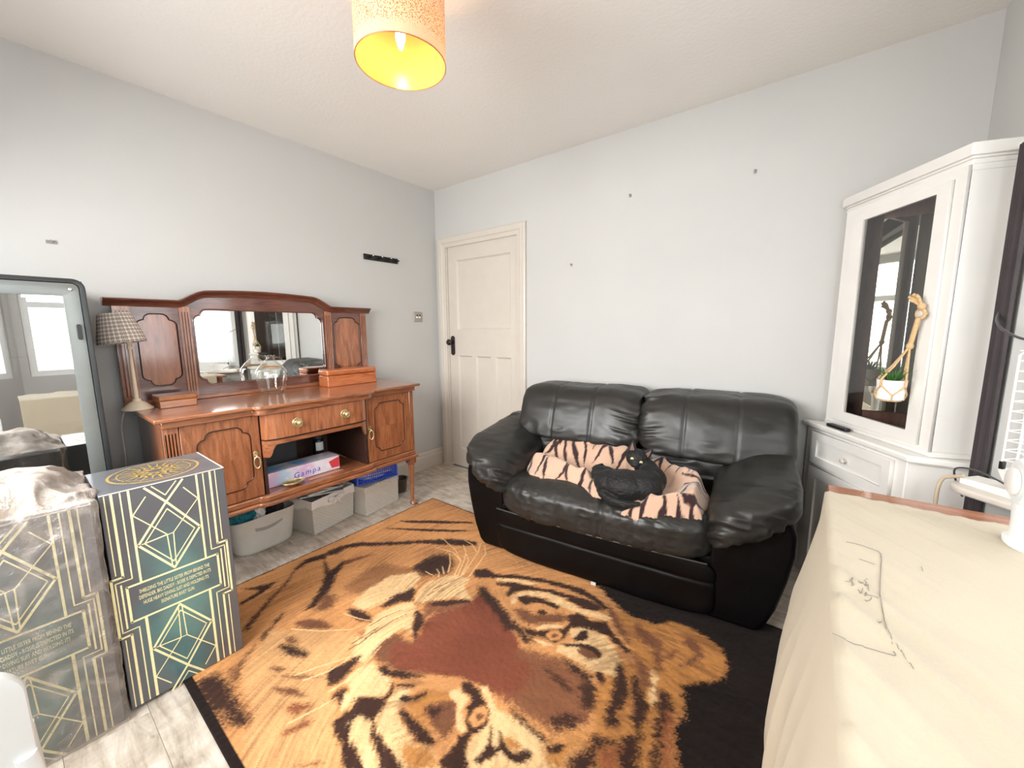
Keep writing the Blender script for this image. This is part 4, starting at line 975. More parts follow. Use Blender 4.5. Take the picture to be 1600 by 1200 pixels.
def lump_obj(name, mat, label, cat, *a, **kw):
    V, F = lump(*a, **kw); me = np_mesh(name, V, F); smooth(me); o = put(name, me, mat); return tag(o, label, cat)
lump_obj('folded_cloth', simple('teal_cloth', srgb(24, 112, 128), 0.7, vary=0.5, nscale=40), 'crumpled teal patterned cloth stuffed in the grey tub', 'cloth', 0.245, -1.750, 0.222, 0.068, 0.060, 0.060, 3)
lump_obj('crumpled_paper', M['liner'], 'crumpled white tissue in the middle of the grey tub', 'paper', 0.235, -1.660, 0.205, 0.055, 0.032, 0.058, 5)
lump_obj('dark_garment', simple('black_cloth', srgb(30, 30, 34), 0.8), 'crumpled black garment at the right side of the grey tub', 'garment', 0.225, -1.570, 0.200, 0.060, 0.048, 0.058, 8)
def rbox(name, corners, h, flare, mat, parent, wall=0.006, bev=0.012, z0=0.001):
    """open box on a quadrilateral footprint"""
    cx = sum(c[0] for c in corners)/4; cy = sum(c[1] for c in corners)/4; mb = MB()
    def ring(s, z): return [(cx+(x-cx)*s, cy+(y-cy)*s, z) for x, y in corners]
    for r in (ring(1, z0), ring(flare, z0+h), ring(flare*0.955, z0+h), ring(0.955, z0+0.008)): mb.v += r
    for i in range(3):
        for q in range(4): mb.f.append((i*4+q, i*4+(q+1) % 4, (i+1)*4+(q+1) % 4, (i+1)*4+q))
    mb.f += [(3, 2, 1, 0), (12, 13, 14, 15)]
    return put(name, mb, mat, parent, bev=bev, seg=3)
def quad(p0, p1, depth):
    d = Vector((p1[0]-p0[0], p1[1]-p0[1])).normalized(); n = Vector((-d.y, d.x))
    return [(p0[0], p0[1]), (p1[0], p1[1]), (p1[0]+n.x*depth, p1[1]+n.y*depth), (p0[0]+n.x*depth, p0[1]+n.y*depth)]
# lined basket in the middle
q = quad((0.385, -1.415), (0.322, -1.118), 0.25)
t = thing('lined_basket', 'cream woven basket with white tied liner under the middle of the sideboard', 'basket', (sum(a for a, b in q)/4, sum(b for a, b in q)/4, 0))
rbox('woven_wall', q, 0.215, 1.06, M['woven'], t)
def liner_mesh(q, z0, z1, s0, s1, seed, mid=0.0):
    cx = sum(c[0] for c in q)/4; cy = sum(c[1] for c in q)/4; k = 80; mb = MB(); rows = 7
    per = []
    for i in range(k):
        e = 4*i/k; a = int(e) % 4; f = e-int(e); p, r = q[a], q[(a+1) % 4]; per.append((p[0]+(r[0]-p[0])*f, p[1]+(r[1]-p[1])*f))
    for j in range(rows):
        f = j/(rows-1)
        for i, (x, y) in enumerate(per):
            s = s0+(s1-s0)*f; w_ = 0.004*math.sin(i*1.7+seed)*f; dz = 0.012*math.sin(i*0.42+seed)*f
            mb.v.append((cx+(x-cx)*(s+w_), cy+(y-cy)*(s+w_), z1+(z0-z1)*f+(dz if j else 0)))
    for j in range(rows-1):
        for i in range(k): mb.f.append((j*k+i, j*k+(i+1) % k, (j+1)*k+(i+1) % k, (j+1)*k+i))
    return mb
ln = put('liner', liner_mesh(q, 0.160, 0.222, 1.068, 1.085, 1), M['liner'], t, sm=60)
ln.modifiers.new('thickness', 'SOLIDIFY').thickness = 0.003
# bow on the front
fx, fy = q[0][0]*0.45+q[1][0]*0.55+0.012, q[0][1]*0.45+q[1][1]*0.55
bw = MB()
def ribbon(pts, wd):
    o = len(bw.v)
    for i, p in enumerate(pts):
        bw.v += [(p[0], p[1], p[2]-wd/2), (p[0], p[1], p[2]+wd/2)]
    for i in range(len(pts)-1): bw.f.append((o+2*i, o+2*i+2, o+2*i+3, o+2*i+1))
ribbon([(fx+0.004, fy-0.002, 0.190), (fx+0.018, fy-0.03, 0.198), (fx+0.020, fy-0.055, 0.196), (fx+0.012, fy-0.06, 0.186), (fx+0.010, fy-0.03, 0.182), (fx+0.006, fy, 0.188)], 0.020)
ribbon([(fx+0.004, fy+0.002, 0.190), (fx+0.012, fy+0.028, 0.199), (fx+0.010, fy+0.05, 0.197), (fx+0.004, fy+0.052, 0.187), (fx+0.004, fy+0.028, 0.183), (fx+0.006, fy, 0.188)], 0.020)
ribbon([(fx+0.008, fy, 0.188), (fx+0.014, fy+0.010, 0.17), (fx+0.012, fy+0.022, 0.145)], 0.022); ribbon([(fx+0.008, fy, 0.188), (fx+0.014, fy-0.008, 0.17), (fx+0.012, fy-0.03, 0.155)], 0.022)
bo = put('bow', bw, M['liner'], t, sm=60); bo.modifiers.new('thickness', 'SOLIDIFY').thickness = 0.003
M['paper'] = [simple('magazine_cover_%s' % n_, c, 0.35, vary=0.35, nscale=30) for n_, c in (('grey', srgb(150, 150, 148)), ('blue', srgb(110, 140, 165)), ('white', srgb(222, 220, 214)), ('olive', srgb(116, 112, 88)))]
cq = (sum(a for a, b in q)/4, sum(b for a, b in q)/4)
mags = [('grey folded magazine sagging over the lined basket, lowest of its pile', 0, 0.226, 0.20, 0.25, -0.15, -0.005), ('white magazine in the pile on the lined basket, below the blue one', 2, 0.236, 0.17, 0.22, 0.12, 0.0), ('blue and grey magazine on top of the lined basket', 1, 0.247, 0.15, 0.20, -0.30, 0.005)]
for lab, mi, z, sx_, sy_, rz, oy in mags:
    o = thing('magazine', lab, 'magazine', (cq[0]+0.02, cq[1]+oy, z), rz-0.2, 'magazines on the lined basket')
    put('pages', MB().box(-sx_/2, sx_/2, -sy_/2, sy_/2, 0.0008, 0.0078), M['paper'][2], o, local=True)
    mb = MB(); mb.box(-sx_/2-.002, sx_/2+.002, -sy_/2-.002, sy_/2+.002, 0.008, 0.009); mb.box(-sx_/2-.002, sx_/2+.002, -sy_/2-.002, sy_/2+.002, 0, 0.0007); mb.box(-sx_/2-.002, -sx_/2-.001, -sy_/2-.002, sy_/2+.002, 0, 0.009)
    put('cover', mb, M['paper'][mi], o, local=True)
# lidded basket at the right end
q = quad((0.418, -1.078), (0.372, -0.785), 0.24)
t = thing('lidded_basket', 'cream woven box with soft lid below the blue crate, near the right leg', 'basket', (sum(a for a, b in q)/4, sum(b for a, b in q)/4, 0))
rbox('woven_wall', q, 0.175, 1.03, M['woven'], t)
cx = sum(a for a, b in q)/4; cy = sum(b for a, b in q)/4
lq = [(cx+(a-cx)*1.06, cy+(b-cy)*1.06) for a, b in q]
mb = MB(); mb.prism(lq, 0.163, 0.205, lambda a, b, h: (a, b, h+0.006*math.sin(a*30)+0.004*math.sin(b*19))); put('lid', mb, M['woven'], t, bev=0.010, seg=3)
# blue plastic crate resting on it
M['blue'] = simple('blue_plastic', srgb(58, 98, 222), 0.35, vary=0.15)
cr = thing('plastic_crate', 'blue plastic lattice crate standing on the lidded basket', 'crate', (cx+0.022, cy+0.003, 0.212), math.atan2(-0.046, 0.293))
bot, topz = 0.0005, 0.082; hw, hd = 0.142, 0.095
frame = MB()
for z in (0.004, topz-0.004): frame.box(-hd, hd, -hw, -hw+.005, z-.004, z+.004).box(-hd, hd, hw-.005, hw, z-.004, z+.004).box(hd-.005, hd, -hw, hw, z-.004, z+.004).box(-hd, -hd+.005, -hw, hw, z-.004, z+.004)
for sx_ in (-1, 1):
    for sy_ in (-1, 1): frame.box(sx_*hd-.006, sx_*hd+.006, sy_*hw-.006, sy_*hw+.006, 0, topz)
put('frame', frame, M['blue'], cr, local=True)
floor_ = MB().box(-hd, hd, -hw, hw, 0.0, 0.003); put('crate_floor', floor_, M['blue'], cr, local=True)
lat = MB()
for i in range(-10, 11):
    y = i*hw/10.5; lat.box(hd-.0045, hd-.0015, y-.0022, y+.0022, 0.004, topz-.004); lat.box(-hd+.0015, -hd+.0045, y-.0022, y+.0022, 0.004, topz-.004)
for i in range(-6, 7):
    x = i*hd/6.6
    for s in (-1, 1): lat.box(x-.0022, x+.0022, s*(hw-.003)-.0015, s*(hw-.003)+.0015, 0.004, topz-.004)
for z in (0.024, 0.043, 0.062):
    for s in (-1, 1): lat.box(s*(hd-.003)-.0015, s*(hd-.003)+.0015, -hw, hw, z-.0022, z+.0022); lat.box(-hd, hd, s*(hw-.003)-.0015, s*(hw-.003)+.0015, z-.0022, z+.0022)
put('lattice', lat, M['blue'], cr, local=True)
V, F = lump(0, 0, 0.042, 0.075, 0.115, 0.034, 12); me = np_mesh('plastic_bag', V, F); smooth(me); me.transform(PW[cr.name])
tag(put('plastic_bag', me, M['liner']), 'crumpled white bag lying inside the blue crate', 'bag')
# dark pot behind the lidded basket
pt = thing('metal_pot', 'small dark metal pot on the floor behind the right leg', 'pot', (0.245, -0.675, 0))
put('pot_body', MB().lathe([(0.040, 0.001), (0.048, 0.004), (0.056, 0.085), (0.060, 0.090), (0.060, 0.105), (0.054, 0.105), (0.050, 0.088), (0.044, 0.010), (1e-6, 0.008)], 28, (0.245, -0.675, 0)), simple('dull_brown_metal', srgb(92, 82, 74), 0.4, 0.6), pt, sm=40)
put('pot_rim', MB().tube([(0.245+0.060*math.cos(a), -0.675+0.060*math.sin(a), 0.105) for a in [2*math.pi*i/32 for i in range(32)]], 0.003, 6, closed=True), M['slate'], pt, sm=60)
# ---------------------------------------------------------------- on the left wall: coat rail, light switch
cr = thing('coat_rail', 'black metal rail with four small hooks on the left wall', 'coat rail', (0.0, -0.573, 1.806))
M['iron'] = simple('black_metal', srgb(16, 16, 17), 0.35, vary=0.1)
put('rail_plate', MB().box(0.0005, 0.008, -0.727, -0.419, 1.785, 1.827), M['iron'], cr, bev=0.003)
M['chrome'] = simple('polished_steel', srgb(210, 208, 204), 0.2, 1.0, vary=0.05)
for y in (-0.668, -0.588, -0.508, -0.437):
    mb = MB(); mb.tube([(0.008, y, 1.812), (0.022, y, 1.808), (0.036, y, 1.800), (0.042, y, 1.806), (0.043, y, 1.814)], 0.0045, 8); put('hook', mb, M['iron'], cr, sm=60)
    put('hook_knob', MB().sphere((0.043, y, 1.816), 0.007, 12, 8), M['chrome'], cr, sm=60)
sw = thing('light_switch', 'square brushed steel double light switch on the left wall by the door', 'switch', (0.0, -0.232, 1.367))
put('face_plate', MB().box(0.0005, 0.006, -0.277, -0.187, 1.325, 1.409), simple('brushed_steel', srgb(176, 170, 160), 0.4, 0.8), sw, bev=0.004)
for y in (-0.247, -0.218):
    r = put('rocker', MB().box(0.005, 0.010, y-0.009, y+0.009, 1.356, 1.386), M['upvc'], sw, bev=0.002); put('rocker_top', MB().box(0.0095, 0.0112, y-0.009, y+0.009, 1.371, 1.386), M['slate'], sw)
M['nail'] = simple('dull_nail', srgb(150, 146, 140), 0.5, 0.5)
def nail(lab, loc, axis):
    x, y, z = loc; mb = MB()
    if axis == 'y': mb.lathe([(0.0015, 0.0), (0.0015, -0.012), (0.0055, -0.012), (0.0055, -0.0135), (1e-6, -0.0137)], 10, (x, 0, z), 'y'); mb.box(x-0.006, x+0.006, -0.0035, 0.0, z-0.012, z+0.004)
    else: mb.lathe([(0.0015, 0.0), (0.0015, 0.012), (0.0055, 0.012), (0.0055, 0.0135), (1e-6, 0.0137)], 10, (0, y, z), 'x'); mb.box(0.0, 0.0035, y-0.016, y+0.016, z-0.010, z+0.004)
    tag(put('picture_hook', mb, M['nail']), lab, 'hook', 'picture hooks left in the walls')
nail('small white picture hook high on the back wall above the sofa split', (1.772, 0, 2.069), 'y')
nail('small white picture hook high on the back wall nearest the corner cabinet', (2.432, 0, 2.056), 'y')
nail('small picture hook on the back wall just right of the door frame', (1.369, 0, 1.697), 'y')
nail('wide picture hook on the left wall above the glass-fronted cabinet', (0, -2.276, 1.657), 'x')
# ---------------------------------------------------------------- black leather two-seat sofa
def leather(name, col, rough, bs=0.25):
    m, p, nt = base_mat(name, col, rough, spec=0.5 if col[0] > 0.01 else 0.18)
    v = coords(nt); vo = nt.node('ShaderNodeTexVoronoi'); vo.inputs['Scale'].default_value = 260; nt.link(v, vo.inputs['Vector'])
    n1 = noise(nt, v, 7, 4)
    nt.link(ramp(nt, n1, [(0.3, mul(col, 0.8)), (0.7, mul(col, 1.3))]), p.inputs['Base Color'])
    nt.link(ramp(nt, n1, [(0.3, (rough-.06,)*3+(1,)), (0.7, (rough+.08,)*3+(1,))]), p.inputs['Roughness'])
    bump(nt, p, vo.outputs['Distance'], bs, 0.0012); return m
M['leather'] = leather('black_leather', srgb(34, 33, 31), 0.40, 0.15)
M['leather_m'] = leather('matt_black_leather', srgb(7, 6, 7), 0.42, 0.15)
SC0 = (1.9775, -0.8155); SROT = math.atan2(0.161, 1.361)
sofa = thing('sofa', 'black leather two-seat sofa against the back wall', 'sofa', (SC0[0], SC0[1], 0), SROT)
def soft(name, c, hs, k, n, deform=None, disp=None, mat=None, parent=None, tilt=None):
    V, F = cushion(hs, k, n)
    if deform: V = deform(V)
    V = V+np.array(c)
    N = vnormals(V, F)
    if disp is not None: V = V+N*disp(V-np.array(c), N)[:, None]
    me = np_mesh(name, V, F); smooth(me)
    return put(name, me, mat or M['leather'], parent or sofa, local=True)
def gsn(x, w): return np.exp(-(x/w)**2)
# carcass
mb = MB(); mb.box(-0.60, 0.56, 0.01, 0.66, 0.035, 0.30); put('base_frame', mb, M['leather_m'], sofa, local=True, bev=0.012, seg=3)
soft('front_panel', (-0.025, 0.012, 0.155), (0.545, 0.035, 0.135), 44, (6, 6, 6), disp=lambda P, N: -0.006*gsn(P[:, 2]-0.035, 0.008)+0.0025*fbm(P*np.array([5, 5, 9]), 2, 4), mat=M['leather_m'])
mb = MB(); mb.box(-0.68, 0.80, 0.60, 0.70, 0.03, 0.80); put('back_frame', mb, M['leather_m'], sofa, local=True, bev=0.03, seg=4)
# arm side panels: slab profile (s, z) extruded front to back, bulging outwards
def arm_panel(sign, inner):
    prof = [(inner, 0.022), (0.672, 0.022), (0.700, 0.05), (0.735, 0.14), (0.765, 0.27), (0.783, 0.38), (0.782, 0.46), (0.765, 0.515), (0.72, 0.535), (0.62, 0.50), (inner, 0.42)]
    # smooth the outline
    pts = []
    for i in range(len(prof)):
        p0, p1 = prof[i], prof[(i+1) % len(prof)]
        pts.append(p0)
        if 1 <= i < len(prof)-1: pts.append(((p0[0]+p1[0])/2, (p0[1]+p1[1])/2))
    mb = MB(); mb.prism([(sign*a, b) for a, b in (pts if sign > 0 else pts[::-1])], 0.005, 0.70, lambda a, b, h: (a, h, b))
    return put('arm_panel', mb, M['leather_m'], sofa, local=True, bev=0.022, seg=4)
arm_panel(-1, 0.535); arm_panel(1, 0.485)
# seat cushion
def seat_disp(P, N):
    front = sstep(-P[:, 1], 0.12, 0.30)
    d = -0.010*(gsn(P[:, 0]-0.060, 0.010))-0.005*gsn(P[:, 0]+0.30, 0.008)*1-0.005*gsn(P[:, 0]-0.30, 0.008)
    d += front*0.0055*ridge(P*np.array([46, 14, 16]), 5)*(0.5+0.5*vnoise(P*7, 2))
    d += front*0.003*ridge(P*np.array([95, 30, 30]), 8)
    d += 0.008*fbm(P*np.array([6, 5, 6]), 2, 6)
    d += -0.012*gsn(P[:, 2]+0.05, 0.012)*front*0
    return d
soft('seat_cushion', (-0.025, 0.245, 0.362), (0.535, 0.315, 0.098), 84, (6, 6, 4.2), deform=lambda V: V*np.array([1, 1, 1])+np.stack([0*V[:, 0], 0*V[:, 0], 0.015*sstep(-V[:, 1], -0.1, 0.15)-0.02*sstep(-V[:, 1], 0.2, 0.32)], 1), disp=seat_disp)
sm_ = MB(); sm_.tube([(-0.545+1.03*i/20, -0.046-0.012*math.sin(math.pi*i/20), 0.292-0.004*math.sin(math.pi*i/20)) for i in range(21)], 0.005, 8); put('seat_piping', sm_, M['leather'], sofa, local=True, sm=60)
# back: lower lumbar pads and the big top rolls
def lum_disp(P, N): return 0.006*fbm(P*np.array([8, 8, 14]), 2, 3)+0.005*ridge(P*np.array([8, 10, 30]), 2)
for c, hw in ((-0.28, 0.365), (0.44, 0.355)):
    soft('lumbar_cushion', (c, 0.50, 0.52), (hw, 0.115, 0.105), 48, (4, 4, 3), disp=lum_disp)
def back_disp(side, seed):
    def f(P, N):
        e = sstep(side*P[:, 0], 0.18, 0.36)      # gathers at the centre split
        d = e*0.012*ridge(np.stack([P[:, 0]*4, P[:, 1]*6, (P[:, 2]+0.25*side*P[:, 0])*32], 1), seed)
        d += 0.006*fbm(P*np.array([5, 8, 8]), 3, seed+1)
        d += 0.003*ridge(P*np.array([12, 12, 26]), seed+3)*sstep(-P[:, 2], 0.02, 0.12)
        d -= 0.006*gsn(P[:, 0]-0.115, 0.007)+0.006*gsn(P[:, 0]+0.125, 0.007)
        return d
    return f
def back_def(V):
    V = V.copy(); z = V[:, 2]
    V[:, 1] += 0.10*(z/0.16)*0.45+0.045*np.maximum(0, z/0.16)**2     # leans back, crest rolls over
    V[:, 1] -= 0.012*np.cos(V[:, 0]*6)
    return V
soft('back_cushion', (-0.287, 0.530, 0.752), (0.380, 0.150, 0.158), 84, (7, 7, 5.0), deform=back_def, disp=back_disp(1, 11))
soft('back_cushion', (0.444, 0.530, 0.752), (0.356, 0.150, 0.158), 84, (7, 7, 5.0), deform=back_def, disp=back_disp(-1, 23))
# arm pillows that flop over the panels
def arm_def(sign):
    def f(V):
        V = V.copy(); t = V[:, 1]/0.37; s = sign*V[:, 0]/0.16
        V[:, 2] *= 1-0.38*np.maximum(0, s)**1.5
        V[:, 2] += 0.050*t
        V[:, 2] += 0.060*s-0.040*np.maximum(0, -s)**2
        V[:, 1] += 0.045*np.maximum(0, -t)*(s*0.8)
        return V
    return f
def arm_disp(seed, sign):
    def f(P, N):
        fr = sstep(-P[:, 1], 0.05, 0.34)
        q = np.stack([(P[:, 0]*sign)*14+P[:, 1]*9, P[:, 1]*6, P[:, 2]*30+P[:, 1]*18], 1)
        d = fr*0.010*np.abs(ridge(q, seed))**0.7*np.sign(ridge(q, seed))*(0.4+0.6*sstep(-P[:, 2], -0.04, 0.06))
        d += 0.007*fbm(P*np.array([7, 6, 8]), 3, seed+2)
        d += 0.006*ridge(P*np.array([10, 26, 14]), seed+4)*sstep(P[:, 1], 0.0, 0.3)
        d -= 0.006*gsn(P[:, 1]-0.19, 0.008)
        return d
    return f
soft('arm_cushion', (-0.637, 0.285, 0.560), (0.160, 0.365, 0.092), 76, (4.6, 4.6, 3.2), deform=arm_def(-1), disp=arm_disp(31, -1))
soft('arm_cushion', (0.632, 0.285, 0.560), (0.165, 0.370, 0.096), 76, (4.6, 4.6, 3.2), deform=arm_def(1), disp=arm_disp(47, 1))
for s, t in ((-0.60, 0.07), (0.60, 0.07), (-0.60, 0.62), (0.60, 0.62)):
    mb = MB(); mb.box(s-0.03, s+0.03, t-0.03, t+0.03, 0.0125 if t < .5 else 0.0005, 0.037); put('foot', mb, M['black'], sofa, local=True, bev=0.004)
mb = MB(); mb.box(-0.012, 0.012, -0.030, -0.026, 0.018, 0.034); put('care_tag', mb, simple('white_tag', srgb(200, 200, 196), 0.8), sofa, local=True, label='small white tag under the front edge')
# ---------------------------------------------------------------- tiger-striped fleece throw heaped on the seat
SEATZ = 0.452
SM = Matrix.Translation((SC0[0], SC0[1], 0)) @ Matrix.Rotation(SROT, 4, 'Z')
def to_world(V):
    c, s = math.cos(SROT), math.sin(SROT); W = V.copy(); W[:, 0] = SC0[0]+V[:, 0]*c-V[:, 1]*s; W[:, 1] = SC0[1]+V[:, 0]*s+V[:, 1]*c; return W
def build_throw():
    poly = [(-0.480, 0.200), (-0.475, 0.34), (-0.430, 0.42), (-0.385, 0.50), (-0.30, 0.50), (-0.20, 0.47), (-0.08, 0.445), (0.03, 0.43), (0.12, 0.42), (0.24, 0.415), (0.33, 0.385), (0.41, 0.32), (0.47, 0.22), (0.475, 0.10), (0.455, 0.0), (0.40, -0.015), (0.31, -0.035), (0.20, -0.075), (0.115, -0.055), (0.19, -0.02), (0.14, 0.03), (0.04, 0.045), (0.02, -0.012), (-0.02, -0.010), (-0.10, 0.045), (-0.20, 0.055), (-0.31, 0.045), (-0.40, 0.07), (-0.45, 0.13)]
    ridges = [((-0.40, 0.40), (-0.20, 0.375), 0.085, 0.125), ((-0.20, 0.375), (0.02, 0.35), 0.080, 0.120), ((0.02, 0.36), (0.22, 0.345), 0.055, 0.085), ((0.22, 0.345), (0.40, 0.22), 0.060, 0.095), ((0.40, 0.22), (0.415, 0.08), 0.060, 0.075),
              ((-0.43, 0.19), (-0.25, 0.13), 0.055, 0.070), ((-0.25, 0.13), (-0.10, 0.10), 0.045, 0.060), ((-0.10, 0.10), (0.0, 0.02), 0.028, 0.040), ((0.40, 0.04), (0.25, -0.02), 0.045, 0.055), ((0.25, -0.02), (0.13, -0.055), 0.020, 0.018)]
    st = 0.005; ss = np.arange(-0.52, 0.521, st); tt = np.arange(-0.12, 0.561, st); nu, nv = len(ss), len(tt)
    S, Tt = np.meshgrid(ss, tt); P = np.stack([S.ravel(), Tt.ravel()], 1)
    P3 = np.stack([P[:, 0], P[:, 1], np.zeros(len(P))], 1)
    W = P+np.stack([fbm(P3*9, 2, 3), fbm(P3*9, 2, 7)], 1)*0.008
    ins = in_poly(W, poly); d = poly_dist(W, poly); sd = np.where(ins, d, -d)
    h = np.zeros(len(P))
    for a, b, r, hh in ridges:
        q, _ = seg_dist(P+np.stack([fbm(P3*7, 2, 13), fbm(P3*7, 2, 17)], 1)*0.010, a, b); h = np.maximum(h, hh*np.exp(-(q/r)**2*0.9)) if False else (h**3+(hh*np.exp(-(q/r)**2))**3)**(1/3)
    env = sstep(sd, 0.0, 0.055)
    fold = ridge(np.stack([P[:, 0]*15+P[:, 1]*6, P[:, 1]*9-P[:, 0]*5, 0*P[:, 0]], 1), 41)*0.012+ridge(np.stack([P[:, 0]*30-P[:, 1]*16, P[:, 1]*14, 0*P[:, 0]], 1), 43)*0.005
    z = SEATZ+0.010+np.sqrt(np.clip(sd, 0, 0.014)/0.014)*0.020+env*(h+fold*0.9)
    z = z-0.05*sstep(-P[:, 1], 0.0, 0.08)
    keep = sd > -0.003
    z = np.where(sd < 0.002, SEATZ-0.006-0.05*sstep(-P[:, 1], 0.0, 0.08), z)
    F = quad_idx(nu, nv); F = F[keep[F].all(1)]
    used = np.unique(F); remap = -np.ones(len(P), int); remap[used] = np.arange(len(used)); F = remap[F]
    Pu = P[used]; V = np.stack([Pu[:, 0], Pu[:, 1], z[used]], 1)
    # woven tiger stripes: tapered dark bars lying across the folds
    C = np.tile(np.array(srgb(240, 200, 172)[:3]), (len(V), 1)); C *= (1+0.06*fbm(V*14, 2, 5))[:, None]
    rng = random.Random(5); dm = np.full(len(V), 1.0)
    wob = np.stack([fbm(V*16, 3, 61), fbm(V*16, 3, 67)], 1)*0.011
    def stripe(p0, p1, w_, bend):
        nonlocal dm
        p0 = np.array(p0); p1 = np.array(p1); dv = p1-p0; nrm = np.array([-dv[1], dv[0]]); pts = [p0+dv*i/5+nrm*bend*math.sin(math.pi*i/5*1.3) for i in range(6)]
        for i in range(5):
            q, t = seg_dist(Pu+wob, pts[i], pts[i+1]); f = (i+t)/5; dm = np.minimum(dm, q/(w_*(0.25+np.sin(np.pi*np.clip(f, 0.03, 0.97)))*0.85))
    for i in range(8):       # rear hump
        s = -0.42+0.064*i+rng.uniform(-.008, .008); stripe((s+0.03, 0.42+rng.uniform(-.02, .03)), (s+rng.uniform(-.03, .02), 0.245+rng.uniform(-.02, .04)), rng.uniform(.008, .013), rng.uniform(-.4, .4))
        if i % 3 == 1: stripe((s+0.02, 0.34), (s+0.055, 0.40), 0.005, 0.1)
    for i in range(7):       # front-left roll
        s = -0.43+0.062*i+rng.uniform(-.008, .008); t0 = 0.20-0.02*i*0.8; stripe((s+0.02, t0+0.03), (s-0.01+rng.uniform(-.02, .02), t0-0.115), rng.uniform(.007, .010), rng.uniform(-.2, .2))
    for i in range(7):       # behind the cat and down the right side
        a = i/6; s = 0.17+0.26*a; t0 = 0.40-0.10*a*a; stripe((s+0.012, t0+.01), (s-0.03+rng.uniform(-.02, .02), t0-0.10), rng.uniform(.007, .010), rng.uniform(-.2, .2))
    for i in range(5):
        t0 = 0.22-0.055*i; stripe((0.455, t0+rng.uniform(-.01, .01)), (0.345+rng.uniform(-.02, .02), t0-0.02), rng.uniform(.007, .011), rng.uniform(-.25, .25))
    for i in range(5):
        s = 0.16+0.06*i; stripe((s+0.015, 0.035-0.01*(4-i)), (s+rng.uniform(-.01, .02), -0.075+0.012*i), rng.uniform(.008, .012), rng.uniform(-.2, .2))
    a = (1-sstep(dm, 0.80, 1.15))[:, None]; C = C*(1-a)+np.array(srgb(48, 28, 30)[:3])*a
    me = np_mesh('fleece_throw', to_world(V), F); set_color(me, 'dye', np.clip(C, 0, 1)); smooth(me)
    o = put('fleece_throw', me, attr_mat('fleece', 'dye', 0.95, 0.5, 700, 0.10, 0.25, 0.002)); tag(o, 'crumpled peach fleece throw with black tiger stripes on the sofa seat', 'throw')
build_throw()
